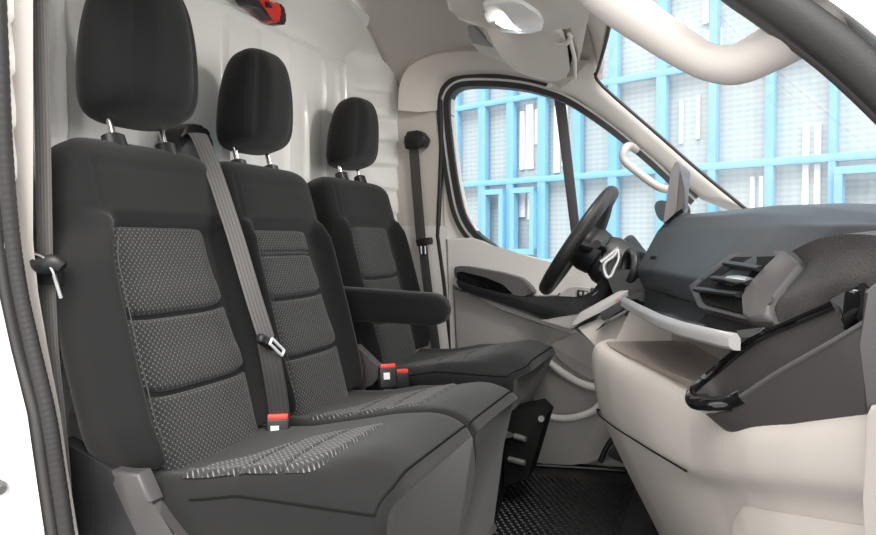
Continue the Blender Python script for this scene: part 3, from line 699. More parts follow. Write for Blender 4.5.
mb = MB(); mb.tube(spline([UZ(556, 43, -.004), UZ(562, 42, -.010), UZ(568, 40, -.008), UZ(571, 36, 0)], 5), .007, 10); mb.build('pivot_clip', 'visor', vis)
mb = MB(); mb.tube([UZ(569, 34, .0), UZ(575, 60, .0), UZ(575, 78, .0)], .006, 10); mb.build('pivot_rod', 'visor', vis)
# surround of the visor bay (part of the headliner console)
con = thing('overhead_console', 'beige overhead console with reading lamps at the roof centre', 'overhead console', U(520, 10, y=.3))
def cprism(name, pts, m, t=0, th=.03, rr=.02, bev=.006, label=None, parent=con):
    mb = MB(); mb.prism(rounded([UZ(px, py, t) for px, py in pts], rr, 3), (0, 0, th), bev, 3); o = mb.build(name, m, parent)
    if label: lab(o, label)
    return o
cprism('bay_surround', [(440, -40), (590, -40), (588, 20), (580, 60), (574, 82), (556, 84), (520, 77), (480, 62), (464, 45), (474, 50), (490, 56), (478, 28), (460, 18), (448, 6)], 'visor', .028, .03, .02)
cprism('console_body', [(436, -40), (592, -40), (588, -5), (577, 18), (562, 25), (530, 26), (500, 25), (470, 17), (452, 8)], 'visor', -.022, .05, .03, .014)
cprism('reading_lamp', [(484, -6), (520, -10), (541, 4), (547, 15), (540, 23), (515, 22.5), (496, 18), (488, 8)], 'lens', -.034, .02, .02, .008, 'glossy reading lamp lens')
cprism('lamp_switch', [(498, 10), (505, 15), (524, 18), (521, 21), (503, 20)], 'satin', -.040, .012, .004, .002, 'silver lamp switch')
cprism('recess', [(466, 36), (473, 34), (492, 55), (470, 50)], 'door_dark', .024, .01, .006, .002, 'dark slot in the headliner')

cprism('visor_slot', [(560, 29), (568, 33), (577, 58), (577, 79), (566, 83), (572, 60), (566, 40)], 'tray', .018, .01, .004, .001, 'dark slot beside the visor')
# ------------------------------------------------------------------ hammer on the bulkhead
hm = thing('emergency_tool', 'red and black handheld tool clipped high on the pale bulkhead', 'tool', U(265, 10, x=.09))
XB = .11
mb = MB(); mb.prism(rounded([U(px, py, x=XB) for px, py in ((256, -4), (266, -6), (272, 4), (278, 2), (281, 6), (281, 18), (278, 23), (274, 22), (266, 10))], .006, 3), (-.035, 0, 0), .008, 3); mb.build('red_body', 'red', hm)
mb = MB(); mb.prism(rounded([U(px, py, x=XB-.004) for px, py in ((278, 2), (283, 5), (286, 12), (286, 24), (283, 25), (277, 23.5), (281, 18))], .006, 3), (-.03, 0, 0), .005, 3); mb.build('black_end', 'black_plastic', hm)
mb = MB(); mb.prism(rounded([U(px, py, x=XB-.002) for px, py in ((243, -6), (256, -6), (266, 10), (274, 22), (268, 16), (260, 8), (249, 5), (245, 1))], .005, 3), (-.03, 0, 0), .005, 3); mb.build('black_grip', 'black_plastic', hm)
mb = MB(); mb.prism(rounded([U(px, py, x=XB+.008) for px, py in ((267, 1), (271, 3), (273, 8), (268, 7))], .003, 2), (-.01, 0, 0), .002); mb.build('black_latch', 'black_plastic', hm)

# ------------------------------------------------------------------ dashboard
dash = thing('dashboard', 'grey and cream dashboard filling the right side of the cab', 'dashboard', (1.5, 0, .3))
XB_T = [(-.80, 1.56), (-.70, 1.48), (-.66, 1.455), (-.605, 1.392), (-.48, 1.325), (-.35, 1.278), (-.10, 1.212), (.08, 1.167), (.14, 1.142), (.19, 1.118), (.85, 1.118)]
SL_T = [(-.80, .80), (-.35, .75), (.14, .52), (.85, .5)]
def xb(y): return lerp(XB_T, y)
def padpt(y, s):
    """s 0..1 from under edge up the face, over the crest to the windshield"""
    x0 = xb(y); sl = lerp(SL_T, y); zc = lerp([(-.80, .815), (-.60, .838), (-.45, .856), (-.30, .866), (.2, .868)], y)
    pr = [(.10, .672), (sl*.025+.022, .674), (sl*.025+.014, .690), (sl*.025, .727), (sl*.08, .78), (sl*.125, .825), (sl*.15+.012, zc-.012), (sl*.16+.045, zc), (sl*.17+.15, zc+.002), (.62-.35*ss(-.4, -.8, y), zc-.012), (.62-.35*ss(-.4, -.8, y), .67)]
    zm_ = lerp([(-.66, .745), (-.615, .66)], y); pr = [(a, max(b_, zm_)) for a, b_ in pr]
    n_ = len(pr)-1; k = min(int(s*n_), n_-1); t = s*n_-k
    a = pr[k]; b_ = pr[k+1]
    return Vector((x0+a[0]+(b_[0]-a[0])*t, y, a[1]+(b_[1]-a[1])*t))
def pad_loft(name, y0, y1, m, ny, off=0, bev=None, parent=dash):
    mb = MB(); rings = []
    for i in range(ny+1):
        y = y0+(y1-y0)*i/ny
        rr = rounded([padpt(y, k/10)+Vector((-off, 0, off*.4)) for k in range(11)], .009, 4); rings.append(rr)
    mb.loft(rings); return mb.build(name, m, parent, 45)
# airbag pad: right part is cut by the vent, whose frame stands proud of it
pad_loft('top_pad', -.775, .18, 'dash', 62)
def facept(y, z, off):   # a point on the pad face at height z, pushed out by off
    sl = lerp(SL_T, y); x = xb(y)+sl*(z-.70)+.002
    n_ = Vector((-1, -.0, sl)).normalized()
    return Vector((x, y, z))+n_*off
def fpoly(name, pts, off, th, m, rr=.008, bev=.003, label=None, parent=dash):
    mb = MB(); P0 = rounded([facept(y, z, off) for y, z in pts], rr, 3); mb.prism(P0, Vector((.78, .0, -.62))*th, bev, 2); o = mb.build(name, m, parent)
    if label: lab(o, label)
    return o
def F(px, py):
    """(y,z) of the pad face seen at a pixel"""
    lo_, hi_ = -1.0, .3; d = _FW+_RT*((px-438)/FPX)+_UP*((267.5-py)/FPX)
    for _ in range(50):
        m_ = (lo_+hi_)/2; t = (m_-CAM.y)/d.y; q = CAM+d*t; sl = lerp(SL_T, m_)
        if q.x > xb(m_)+sl*(q.z-.70)+.002: hi_ = m_
        else: lo_ = m_
    return (m_, q.z)
vent = fpoly('air_vent', [F(*p) for p in ((690, 287), (733, 254), (787, 252), (804, 267), (773, 305), (771, 321), (748, 321), (700, 308))], .004, .03, 'bin', .006, .003, 'dark grey air vent housing')
fpoly('vent_opening', [F(*p) for p in ((698, 288), (736, 259), (779, 258), (753, 290), (747, 316), (706, 305))], .0055, .04, 'seam', .005, .001, 'dark vent opening', vent)
for (a, b_), (c, d_) in (((733, 267), (768, 273)), ((720, 282), (757, 287)), ((703, 293), (747, 299))):
    p = facept(*F(a, b_), .010); q = facept(*F(c, d_), .010); mb = MB()
    ax = (q-p).normalized(); mb.tube([p+ax*(q-p).length*k/6 for k in range(7)], .0052, 10, flat=2.2); mb.build('vent_slat', 'black_plastic', vent)
p = facept(*F(736, 284), .014); q = facept(*F(757, 286.5), .014); mb = MB(); mb.tube([p, p.lerp(q, .5), q], [.005, .0075, .006], 10, flat=1.5); lab(mb.build('vent_tab', 'satin', vent), 'silver vent adjuster tab')
fpoly('vent_cheek', [F(*p) for p in ((788, 253), (807, 267), (775, 305), (773, 322), (750, 322), (748, 297), (768, 275))], .012, .012, 'grey_plastic', .008, .005, 'grey cheek beside the vent', vent)
# grained end piece of the dash
ec = MB(); rings = []
cy_ = [-.60, -.655, -.70, -.755, -.80, -.835]
ct = [[(792, 251), (812, 241), (828, 236.5), (850, 234), (880, 236), (905, 242)], [(805, 267), (815, 260), (830, 254), (855, 250), (882, 249), (908, 252)],
      [(789, 286), (806, 280), (825, 272), (850, 264), (884, 260), (912, 260)], [(773, 304), (793, 298), (818, 290), (845, 280), (886, 272), (915, 272)], [(772, 325), (795, 317), (822, 304), (850, 291), (890, 284), (918, 284)]]
cols = [spline([U(*r[k], y=cy_[k]) for k in range(6)], 6) for r in ct]
for k in range(len(cols[0])):
    c = [r[k] for r in cols]; c = spline(c, 3)
    rings.append([c[0]+Vector((.16, .01, .02))]+c+[c[-1]+Vector((.16, 0, -.01))])
ec.loft(rings); lab(ec.build('end_cap', 'dash_end', dash, 45), 'grained dark taupe dash end')
# AIRBAG emboss
def text(body, size, m, parent, loc, rotm, name):
    cu = bpy.data.curves.new(name, 'FONT'); cu.body = body; cu.size = size; cu.extrude = .0004; cu.align_x = 'CENTER'; cu.align_y = 'CENTER'
    to = bpy.data.objects.new(name+'_tmp', cu); C.objects.link(to); bpy.context.view_layer.update()
    me = bpy.data.meshes.new_from_object(to.evaluated_get(bpy.context.evaluated_depsgraph_get())); bpy.data.objects.remove(to)
    me.materials.append(M[m]); o = bpy.data.objects.new(name, me); C.objects.link(o); o.parent = parent
    o.matrix_parent_inverse = parent.matrix_basis.inverted(); o.matrix_basis = Matrix.Translation(loc) @ rotm; return o
ya, za = .115, .757; sl = lerp(SL_T, ya); t1 = Vector((xb(.10)-xb(.13), -.03, 0)).normalized(); t2 = Vector((sl, 0, 1)).normalized(); nrm = t1.cross(t2).normalized()
if nrm.x > 0: nrm = -nrm
ux = t1; uy = nrm.cross(ux)
rm = Matrix((ux, uy, nrm)).transposed().to_4x4()
text('AIRBAG', .012, 'seam', dash, facept(ya, za, 0)+nrm*.0036, rm, 'airbag_lettering')

# trim strip and silver lip under the pad
def strip(name, m, prof, y0=-.60, y1=.13, ny=40, ang=40, ylab=None):
    mb = MB(); rings = []
    for i in range(ny+1):
        y = y0+(y1-y0)*i/ny; f = 1-.5*ss(.06, .13, y)
        rings.append([Vector((xb(y)+dx*f, y, z)) for dx, z in prof])
    mb.loft(rings); o = mb.build(name, m, dash, ang)
    if ylab: lab(o, ylab)
    return o
strip('trim_strip', 'piano', [(-.050, .662), (.03, .676), (.03, .660), (-.048, .652)], ylab='gloss black trim strip')
strip('silver_lip', 'lip', [(-.063, .652), (-.059, .658), (-.051, .662), (-.046, .654), (-.046, .636), (-.055, .636), (-.062, .641)], y0=-.615, ylab='silver lip under the trim strip')

# cream lower dash
XL_T = [(-.86, 1.53), (-.80, 1.476), (-.72, 1.42), (-.635, 1.366), (-.55, 1.325), (-.45, 1.285), (-.30, 1.205), (-.10, 1.105), (.02, 1.055), (.10, 1.036), (.16, 1.05), (.20, 1.10), (.215, 1.17)]
xlt = [(y, x) for y, x in XL_T]
def xl(y): return lerp(xlt, y)
lw = MB(); rings = []; NYL = 90
for i in range(NYL+1):
    y = -.84+(1.055)*i/NYL; x = xl(y); zt_ = lerp([(-.86, .615), (-.81, .596), (-.70, .551), (-.6, .526), (-.52, .514), (-.46, .528), (-.3, .535), (.2, .545)], y)
    k = ss(-.15, -.45, y)   # 0 centre console, 1 glovebox side
    xi = x+.085
    low = [(x+.030, zt_+.004), (x+.012, zt_), (x+.0, zt_-.016), (x-.004, zt_-.05), (x+.004, .43), (x+.022, .36), (x+.05, .30), (x+.10, .20), (x+.165, .08), (x+.19, .02)]
    zs = lerp([(-.84, .50), (-.78, .485), (-.45, .388), (-.2, .35)], y)
    gl = [(x+.022, zt_+.003), (x+.012, zt_), (x+.0, zt_-.016), (x-.002, (zt_+zs)/2+.01), (x+.004, zs+.02), (x+.016, zs+.002), (x+.048, zs-.012), (x+.056, zs-.045), (x+.085, .20), (x+.11, .02)]
    pr = [(a[0]*(1-k)+b_[0]*k, a[1]*(1-k)+b_[1]*k) for a, b_ in zip(low, gl)]
    pts = pr+[(a+.03, min(b_, zt_-.012)) for a, b_ in reversed(pr)]
    rings.append([Vector((p[0], y, p[1])) for p in pts])
lw.loft(rings); lower = lw.build('lower_panel', 'cream', dash, 50); lab(lower, 'cream lower dash panel')
mo = lower.modifiers.new('sub', 'SUBSURF'); mo.levels = 1; mo.render_levels = 2
# tray floor / back (taupe)
strip('tray_back', 'tray', [(.10, .655), (.12, .66), (.12, .50), (.10, .50)], -.52, .12, ylab='taupe back wall of the open tray')
tb = MB(); rings = []
for i in range(31):
    y = -.52+.62*i/30; rings.append([Vector((xl(y)+.035, y, .5455)), Vector((xb(y)+.13, y, .560)), Vector((xb(y)+.13, y, .53)), Vector((xl(y)+.04, y, .53))])
tb.loft(rings); lab(tb.build('tray_floor', 'tray', dash), 'taupe floor of the open tray')
te = MB(); te.prism([Vector((xb(.10)+dx, .10, z)) for dx, z in ((-.07, .54), (-.02, .65), (.13, .66), (.13, .53))], (0, .05, 0), .006); te.build('tray_end', 'cream', dash)
# seam between upper and lower cream panels
sm = MB(); sm.tube([U(619, 413, y=.10)+Vector((-.0, 0, 0))]*1+[Vector((xl(y)+lerp([(-.45, .004), (-.15, .008), (.10, .012)], y), y, lerp([(-.45, .392), (.10, .372)], y))) for y in [.10-.53*k/20 for k in range(21)]], .002, 6); sm.build('panel_gap', 'seam', dash)
# glovebox lid
gb = MB(); rings = []
for i in range(25):
    y = -.512-.30*i/24; x = xl(y); zs = lerp([(-.84, .50), (-.78, .485), (-.45, .388)], y); dr = .022*ss(-.535, -.512, y)
    zt_ = zs-.034-dr; fx = [(x+.058, zt_), (x+.048, zt_-.004), (x+.044, zt_-.016), (x+.046, zt_-.05), (x+.076, .20), (x+.100, .03)]
    rings.append([Vector((a, y, b_)) for a, b_ in fx]+[Vector((x+.125, y, .03)), Vector((x+.075, y, zt_-.01))])
gb.loft(rings); lab(gb.build('glovebox_lid', 'cream', dash), 'cream glovebox lid')

# bin at the dash end
bn_t = [(1.490, -.775, .742), (1.464, -.728, .718), (1.398, -.62, .668), (1.368, -.575, .641), (1.315, -.52, .583), (1.285, -.535, .556), (1.282, -.565, .548), (1.300, -.595, .549), (1.349, -.640, .566), (1.407, -.72, .625), (1.462, -.80, .680), (1.492, -.835, .710)]
bt = spline(bn_t, 6)
zf = .465
bnm = MB()
def inn(p, i):
    a = Vector((1.40, -.655, 0))-Vector((p.x, p.y, 0)); far = p.y > -.48-(p.x-1.282)*1.2-.07
    c = Vector((.75, -.66, 0)) if far else Vector((-.75, .66, 0))
    side = Vector((-.66, -.75, 0)) if False else (Vector((.3, -.95, 0)) if far else Vector((-.2, .98, 0)))
    k = ss(1.29, 1.40, p.x); d = (a.normalized()*(1-k)+side*k).normalized(); return p+d*.011
rings_o = []
outer_b = [Vector((max(p.x+.004, xl(p.y)+.05), p.y, zf)) for p in bt]; inner_t = [inn(p, 0) for p in bt]; inner_b = [inn(q, 0)+Vector((.004, 0, .01)) for q in outer_b]
for i in range(len(bt)): rings_o.append([outer_b[i], outer_b[i].lerp(bt[i], .5), bt[i], inner_t[i], inner_t[i].lerp(inner_b[i], .5), inner_b[i]])
bnm.loft(rings_o); bin_o = bnm.build('storage_bin', 'bin', dash, 40); lab(bin_o, 'dark grey storage bin at the dash end')
mb = MB(); mb.prism([p+Vector((0, 0, .005)) for p in inner_b]+[], (0, 0, -.01)); mb.build('bin_floor', 'bin', bin_o)
mb = MB(); mb.tube([(bt[i]+inner_t[i])/2 for i in range(0, 50)], .0075, 10, flat=1.5); lab(mb.build('bin_rim', 'piano', bin_o), 'gloss black bin rim')
mb = MB(); mb.tube([(bt[i]+inner_t[i])/2 for i in range(44, len(bt))], .0042, 10, flat=1.4); lab(mb.build('bin_edge', 'grey_plastic', bin_o), 'grey bin edge')
mb = MB(); q = [bt[i] for i in (26, 29, 32, 35, 38, 41, 44, 47)]
mb.loft([[p+Vector((0, 0, .004)), p+Vector((.03, .02, .004))+Vector((0, .01, 0)), p+Vector((.05, .03, -.035)), p+Vector((.002, 0, -.012))] for p in q]); lab(mb.build('bin_nose', 'piano', bin_o), 'gloss black bin nose')
mb = MB(); mb.prism(rounded([U(px, py, y=-.79) for px, py in ((826, 302), (846, 291), (859, 288), (861, 300), (858, 315), (846, 331), (842, 329), (842, 309), (838, 305))], .008, 3), (.012, .010, 0), .002); lab(mb.build('bin_back', 'piano', bin_o), 'gloss black bin back plate')
mb = MB(); mb.prism([Vector((x_, y_, z_)) for x_, y_, z_ in ((1.475, -.70, .56), (1.475, -.70, .715), (1.500, -.80, .745), (1.505, -.83, .72), (1.505, -.83, .60))], (.012, 0, 0), .002); lab(mb.build('bin_end', 'piano', bin_o), 'gloss black bin end')
# dark side end and cream end column at the right edge
mb = MB(); mb.prism([U(px, py, y=-.855) for px, py in ((862, 291), (900, 258), (930, 425), (862, 415), (860, 345))], (.03, .02, 0), .006); lab(mb.build('side_end', 'rubber_soft', dash), 'dark grey dash side end')
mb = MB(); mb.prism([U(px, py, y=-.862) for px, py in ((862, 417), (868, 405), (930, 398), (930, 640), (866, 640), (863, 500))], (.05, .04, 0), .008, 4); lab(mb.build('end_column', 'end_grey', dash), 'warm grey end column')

# centre stack side with bezels
def dpz(name, pts, y, th, m, bev=.002, rr=.004, label=None, parent=dash): return dprism(name, pts, y, th, m, bev, rr, label, parent)
mb = MB(); mb.prism([U(px, py, y=.215) for px, py in ((571, 328), (597, 313), (630, 292), (680, 285), (690, 420), (640, 420), (606, 372), (600, 345))], (0, .08, 0), .01, 3); lab(mb.build('centre_side', 'cream', dash), 'cream side of the centre stack')
dpz('bezel', [(571, 326), (580, 312.5), (619, 291), (629, 290), (627, 297), (599, 313), (575, 325)], .195, .03, 'bezel', label='silver bezel strip')
dpz('bezel_panel', [(571, 330), (600, 318), (627, 299), (623, 296), (599, 312)], .20, .03, 'piano', label='gloss black bezel panel')
dpz('bezel', [(595, 331.5), (607, 320), (630, 306.5), (631, 311), (602, 327)], .165, .04, 'piano', label='gloss black button strip')
kb = dpz('rotary_knob', [(600, 314), (612, 306), (622, 300), (626, 302), (624, 308), (604, 321), (601, 319)], .175, .05, 'black_plastic', .004, .004)
dpz('knob_mark', [(615, 301), (618, 299.2), (618.6, 300.2), (615.6, 302)], .172, .01, 'red', .0005, .0005, 'red mark on the knob', kb)
# instrument hood and driver side dash
mb = MB(); rings = []
for i in range(25):
    y = .20+.60*i/24; h = math.exp(-((y-.60)/.14)**2)
    zt_ = .725+.10*h
    rings.append(rounded([Vector((1.10, y, .60)), Vector((1.06, y, .70)), Vector((1.075-.02*h, y, zt_-.02)), Vector((1.085, y, zt_)), Vector((1.15, y, .725+.012*h)), Vector((1.5, y, .70)), Vector((1.5, y, .6))], .02, 3))
mb.loft(rings); lab(mb.build('instrument_hood', 'black_plastic', dash, 45), 'black instrument hood behind the steering wheel')
mb = MB(); rings = []
for i in range(13):
    y = .22+.60*i/12; rings.append([Vector((1.10, y, .62)), Vector((1.09, y, .50)), Vector((1.20, y, .34)), Vector((1.6, y, .34)), Vector((1.6, y, .62))])
mb.loft(rings); lab(mb.build('knee_panel', 'door_dark', dash), 'grey knee panel under the steering column')

# touchscreen tablet seen edge on
tab = thing('touchscreen', 'grey tablet screen standing on the dashboard centre, seen edge on', 'screen', U(676, 228, y=.17))
mb = MB(); o_ = [(661, 224), (666, 190), (671, 168), (675, 160), (680, 163), (685, 180), (687, 200), (684, 210), (676, 214), (668, 222)]
t0 = rounded([U(px, py, y=.14) for px, py in ((663, 224), (671, 170), (676.5, 160), (680, 164), (679, 175), (676, 212))], .006, 3)
mb.prism(t0, (.02, .24, 0), .003, 3); mb.build('tablet_case', 'screen', tab)
mb = MB(); mb.prism(rounded([U(px, py, y=.15) for px, py in ((676, 165), (681, 172), (685, 190), (685, 206), (674, 214), (676, 190))], .008, 3), (.005, .1, 0), .004, 3); mb.build('tablet_back', 'bin', tab)
mb = MB(); mb.prism(rounded([U(px, py, y=.16) for px, py in ((662, 226), (684, 210), (690, 216), (690, 250), (655, 250))], .006, 3), (0, .14, 0), .004); mb.build('tablet_stand', 'black_plastic', tab)
mb = MB(); mb.prism([p+Vector((-.002, .01, 0)) for p in (t0[1], t0[1].lerp(t0[6], .93), t0[1].lerp(t0[6], .93)+Vector((.018, .22, 0)), t0[1]+Vector((.018, .22, 0)))], (.001, 0, 0)); lab(mb.build('display_glass', 'piano', tab), 'dark glossy display')
# mirror / small dark object beyond the tablet
mir = MB(); mir.prism(rounded([U(px, py, y=1.02) for px, py in ((654, 203), (660, 200), (675, 202), (690, 204), (690, 222), (660, 222), (655, 212))], .02, 4), (0, .12, 0), .015, 4); tag(mir.build('door_mirror', 'black_plastic'), 'black door mirror housing outside the driver window, beyond the tablet', 'mirror')

# ------------------------------------------------------------------ steering wheel, column, gear lever
sw_c = Vector((.935, .50, .80)); ax = Vector((-.83, -.075, .557)).normalized()
stw = thing('steering_wheel', 'black leather steering wheel seen edge on in front of the driver seat', 'steering wheel', sw_c)
e1 = Vector((0, 1, 0)); e2 = ax.cross(e1).normalized(); e1 = e2.cross(ax).normalized()
mb = MB(); Rr = .178; rings = []
NT, NS = 72, 16
mb.grid(lambda i, j: sw_c+(e1*math.cos(2*math.pi*i/NT)+e2*math.sin(2*math.pi*i/NT))*(Rr+.0195*math.cos(2*math.pi*j/NS))+ax*.021*math.sin(2*math.pi*j/NS), NT, NS, cu=True)
mb.build('rim', 'wheel', stw)
mb = MB(); mb.tube([sw_c-ax*.075, sw_c-ax*.04, sw_c-ax*.015, sw_c+ax*.004], [.07, .075, .07, .05], 24); mb.build('hub', 'black_plastic', stw)
for a in (0, 180, 270):
    d_ = e1*math.cos(R(a))+e2*math.sin(R(a)); mb = MB(); mb.tube([sw_c+d_*.05-ax*.035, sw_c+d_*.11-ax*.02, sw_c+d_*.175], [.02, .018, .014], 12, flat=1.3); mb.build('spoke', 'black_plastic', stw)
for a in (0, 180):
    d_ = e1*math.cos(R(a))+e2*math.sin(R(a)); mb = MB(); mb.tube([sw_c+d_*.07-ax*.018, sw_c+d_*.14-ax*.004], [.008, .006], 8, flat=1.8); lab(mb.build('spoke_trim', 'satin', stw), 'silver spoke trim')
col = MB(); col.tube([sw_c-ax*.06, sw_c-ax*.10, sw_c-ax*.20, sw_c-ax*.32], [.06, .078, .082, .08], 24, flat=.8); colo = col.build('steering_column', 'black_plastic'); tag(colo, 'black steering column cover behind the wheel', 'steering column')
for sgn, yy in ((-1, .5-.09),):
    mb = MB(); p = sw_c-ax*.10+Vector((0, sgn*.06, .0)); mb.tube([p, p+Vector((.01, sgn*.07, .035)), p+Vector((.005, sgn*.13, .045)), p+Vector((.0, sgn*.15, .047))], [.008, .009, .014, .012], 12); mb.build('wiper_stalk', 'black_plastic', colo)
gl = thing('gear_lever', 'chrome and black gear lever knob beside the steering wheel', 'gear lever', U(606, 300, y=.26))
mb = MB(); mb.prism(rounded([U(px, py, y=.24) for px, py in ((596, 262), (606, 252), (615, 248), (620, 254), (614, 262), (611, 270), (612, 277), (605, 278), (603, 268))], .01, 3), (0, .05, 0), .01, 4); knob = mb.build('knob', 'black_plastic', gl)
mb = MB(); mb.tube(spline([U(px, py, y=.235) for px, py in ((601, 262), (609, 256), (618, 249), (614, 256), (606, 262), (604, 268), (607, 277), (612, 275.5), (615, 268), (619, 259), (618.5, 249))], 4), .0065, 10); lab(mb.build('knob_trim', 'satin', knob), 'chrome knob frame')
mb = MB(); mb.tube(spline([U(609, 276, y=.265), U(606, 285, y=.265), U(600, 298, y=.27), U(592, 306, y=.27)], 4), [.012+.0022*k for k in range(13)], 14); mb.build('boot', 'seam', gl)
mb = MB(); mb.tube(spline([U(609, 278, y=.255), U(604, 286, y=.25), U(592, 297, y=.25)], 5), .004, 8); lab(mb.build('boot_fold', 'grey_plastic', gl), 'grey boot fold')
# ring vent on the driver side
mb = MB(); cpt = U(630, 266, y=.22); dirv = Vector((-.75, -.35, .1)).normalized(); a1 = dirv.cross(_Z).normalized(); a2 = a1.cross(dirv)
mb.grid(lambda i, j: cpt+(a1*math.cos(2*math.pi*i/40)+a2*math.sin(2*math.pi*i/40))*(.04+.009*math.cos(2*math.pi*j/10))+dirv*.012*math.sin(2*math.pi*j/10), 40, 10, cu=True); dv = mb.build('round_vent', 'black_plastic', dash); lab(dv, 'round dark air vent ring')
mb = MB(); mb.tube([cpt-dirv*.03, cpt-dirv*.004], .04, 24); mb.build('vent_core', 'seam', dv)

# ------------------------------------------------------------------ floor mat
fm = MB(); z0 = .002
mo = rounded([U(px, py, z=.012) for px, py in ((505, 487), (531, 466), (600, 470), (632, 473), (640, 492), (645, 600), (470, 600))], .03, 4)
fm.prism([Vector((p.x, p.y, z0)) for p in mo], (0, 0, .010), 0); fmo = fm.build('floor_mat', 'mat_rubber'); tag(fmo, 'black rubber floor mat with raised pattern in front of the seats', 'floor mat')
rimm = MB(); q = [Vector((p.x, p.y, .016)) for p in mo]; rimm.tube(q+[q[0]], .006, 8, caps=False); rimm.build('raised_rim', 'mat_rubber', fmo)
pat = MB(); c0 = U(572, 505, z=.012)
for i in range(-20, 21):
    for j in range(-26, 14):
        p = Vector((c0.x+i*.021+(j % 2)*.0105, c0.y+j*.019, .0125))
        # keep inside the mat outline
        ins = False; N_ = len(mo)
        for k in range(N_):
            a = mo[k]; b_ = mo[(k+1) % N_]
            if (a.y > p.y) != (b_.y > p.y) and p.x < (b_.x-a.x)*(p.y-a.y)/(b_.y-a.y)+a.x: ins = not ins
        if not ins: continue
        h = .0085; v = [pat.bm.verts.new(p+Vector(d)) for d in ((-h, 0, 0), (0, -h*.55, 0), (h, 0, 0), (0, h*.55, 0), (0, 0, .004))]
        for k in range(4): pat.bm.faces.new([v[k], v[(k+1) % 4], v[4]])
lab(pat.build('raised_pattern', 'mat_rubber', fmo, 20), 'raised lozenge pattern')
# toe board and sill beyond
tbm = MB(); tbm.prism([Vector((1.08, .15, 0)), Vector((1.60, .15, 0)), Vector((1.60, .15, .5)), Vector((1.45, .15, .30))], (0, .67, 0), .01); struct(tbm.build('trim_12', 'floor'), 'dark toe board under the steering column')
sl_ = MB(); sl_.prism([U(px, py, y=.79) for px, py in ((500, 456), (560, 465), (640, 470), (640, 480), (500, 476))], (0, .05, 0), .003); struct(sl_.build('trim_13', 'black_plastic'), 'black sill below the driver door')
pd = thing('pedal', 'dark pedal in the driver footwell by the centre console', 'pedal', U(617, 450, y=.60))
mb = MB(); mb.tube(spline([U(632, 425, y=.6), U(618, 433, y=.6), U(607, 447, y=.6), U(600, 462, y=.6)], 6), .009, 10); mb.build('pedal_arm', 'black_plastic', pd)
mb = MB(); mb.prism(rounded([U(px, py, y=.58) for px, py in ((606, 456), (622, 434), (634, 428), (640, 460), (628, 466))], .008, 3), (0, .03, 0), .004); mb.build('pedal_pad', 'rubber', pd)

# ------------------------------------------------------------------ outside: blue framed facade and ground
fd = Vector((-.90, .436, 0)).normalized()      # along the facade
D0 = CAM+(_FW+_RT*((561-438)/FPX))*6.0; fn = Vector((fd.y, -fd.x, 0)); fn = fn if fn.dot(CAM-D0) > 0 else -fn
def UF(px, py, off=0):
    d = _FW+_RT*((px-438)/FPX)+_UP*((267.5-py)/FPX); k = (D0+fn*off-CAM).dot(fn)/d.dot(fn); return CAM+d*k
def fs(px, py=178): return (UF(px, py)-D0).dot(fd)       # station along the facade
def FP(s, z, off=0): p = D0+fd*s+fn*off; return Vector((p.x, p.y, z))
fac = thing('building_facade', 'blue steel framed building front with pale mesh panels outside the windows', 'building', FP(0, -.7))
ZG = -.75; z2 = UF(561, 178).z; z1 = UF(535, 96).z; dz = z1-z2
s_l, s_r = 9.0, -3.6
rotf = Matrix((fd, fn, _Z)).transposed()
def fbox(mb, s0, s1, z0_, z1_, off, th, bev=.0): mb.box(FP((s0+s1)/2, (z0_+z1_)/2, off), (abs(s1-s0), th, abs(z1_-z0_)), rotf, bev)
mb = MB()
def fu(i, j): return (i*(s_r-s_l)/10, j*7/10)
mb.grid(lambda i, j: FP(s_l+(s_r-s_l)*i/10, ZG+7.0*j/10, -.06), 10, 10, uvf=fu); lab(mb.build('mesh_panels', 'panel', fac), 'pale perforated panels')
mull = [(458, 3), (483.5, 7), (511.5, 7), (543, 8), (578, 8), (614, 9), (662, 10), (713, 8), (770, 9), (833, 8), (905, 9), (985, 10)]
for px, w in mull:
    s0 = fs(px-w/2); s1 = fs(px+w/2); mb = MB(); fbox(mb, s0, s1, ZG, 5.5, .0, .06, .006); mb.build('mullion', 'blue', fac)
for px in (300, 340, 375, 408, 436):
    s0 = fs(px-3); s1 = fs(px+3); mb = MB(); fbox(mb, s0, s1, ZG, 5.5, .0, .06, .006); mb.build('mullion', 'blue', fac)
for z in (z2-2*dz, z2-dz*.98, z2, z1, z1+dz, z1+2*dz, z1+3*dz):
    mb = MB(); fbox(mb, s_l, s_r, z-.024, z+.024, .005, .055, .005); mb.build('rail', 'blue', fac)
# opening casements under the middle rail
for a, b_ in ((487, 508), (515, 539), (838, 900)):
    s0, s1 = fs(a), fs(b_); mb = MB(); zt_, zb_ = z2-.06, z2-dz*.98+.06; w = .045
    fbox(mb, s0, s0+(w if s1 > s0 else -w), zb_, zt_, .04, .06); fbox(mb, s1, s1-(w if s1 > s0 else -w), zb_, zt_, .04, .06)
    fbox(mb, s0, s1, zt_-w, zt_, .042, .06); fbox(mb, s0, s1, zb_, zb_+w, .042, .06); mb.build('casement', 'blue', fac)
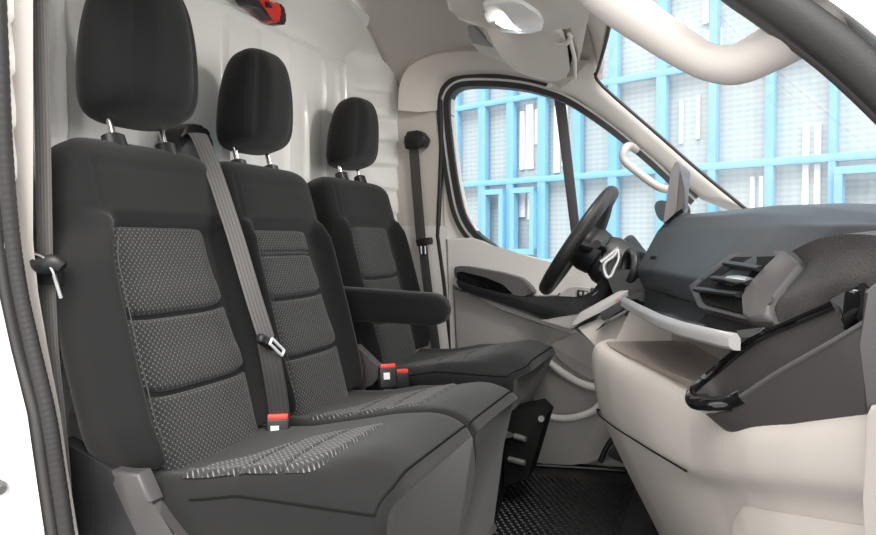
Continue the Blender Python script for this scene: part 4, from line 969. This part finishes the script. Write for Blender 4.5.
# bright panes seen through the mesh
for a, b_, z_0, z_1 in ((517, 521, z2+.1, z1-.1), (523, 530, z2+.1, z1-.05), (532, 537, z2+.3, z1-.1), (551, 556, z2+.05, z1-.1), (559, 564, z2+.1, z1+.1), (516, 522, z2-.30, z2-.1), (525, 534, z2-.32, z2-.1),
                     (800, 806, z2-.5, z2+.22), (812, 818, z2-.5, z2+.22), (748, 752, z2-.4, z2-.08), (757, 761, z2-.4, z2-.08), (676, 679, z1-.5, z1-.2), (693, 696, z1-.48, z1-.18), (672, 676, z1+.05, z1+.4), (698, 704, z1+.3, z1+.45), (700, 706, z1+.08, z1+.25), (712, 717, z1+.08, z1+.25)):
    mb = MB(); fbox(mb, fs(a), fs(b_), z_0, z_1, -.045, .02); mb.build('pane', 'pane', fac)
g = MB(); g.box((0, 6, ZG-.05), (60, 60, .1)); go = g.build('floor_outside', 'asphalt'); go.name = 'ground'; struct(go)

# ------------------------------------------------------------------ light
ld = bpy.data.lights.new('added_fill_light', 'AREA'); lo_ = bpy.data.objects.new('added_fill_light', ld); C.objects.link(lo_)   # fill light added below the lamp lens to brighten the bulkhead
ld.shape = 'DISK'; ld.size = .13; ld.energy = 1.5; ld.color = (1, .96, .9); lo_.location = UZ(522, 12, -.046); lo_.rotation_euler = Vector((-.55, -.12, -.8)).to_track_quat('-Z', 'Y').to_euler()
w = bpy.data.worlds.new('world'); sc.world = w; w.use_nodes = True; nt = w.node_tree; bg = nt.nodes['Background']
sky = nt.nodes.new('ShaderNodeTexSky'); sky.sky_type = 'HOSEK_WILKIE'; sky.turbidity = 9; sky.ground_albedo = .5; sky.sun_direction = (.1, -.6, .8)
mx = nt.nodes.new('ShaderNodeMix'); mx.data_type = 'RGBA'; mx.inputs['Factor'].default_value = .8; mx.inputs['B'].default_value = (1, .985, .965, 1)
nt.links.new(sky.outputs[0], mx.inputs['A']); nt.links.new(mx.outputs['Result'], bg.inputs['Color']); bg.inputs['Strength'].default_value = 1.02
sd_ = bpy.data.lights.new('sun', 'SUN'); so_ = bpy.data.objects.new('sun', sd_); C.objects.link(so_); sd_.energy = 1.9; sd_.angle = R(50); sd_.color = (1, .97, .93)
so_.rotation_euler = Vector((-.15, .58, -.80)).to_track_quat('-Z', 'Y').to_euler()
vs_ = sc.view_settings; vs_.view_transform = 'Standard'; vs_.look = 'None'; vs_.gamma = 1; vs_.exposure = 1.28; vs_.use_curve_mapping = False
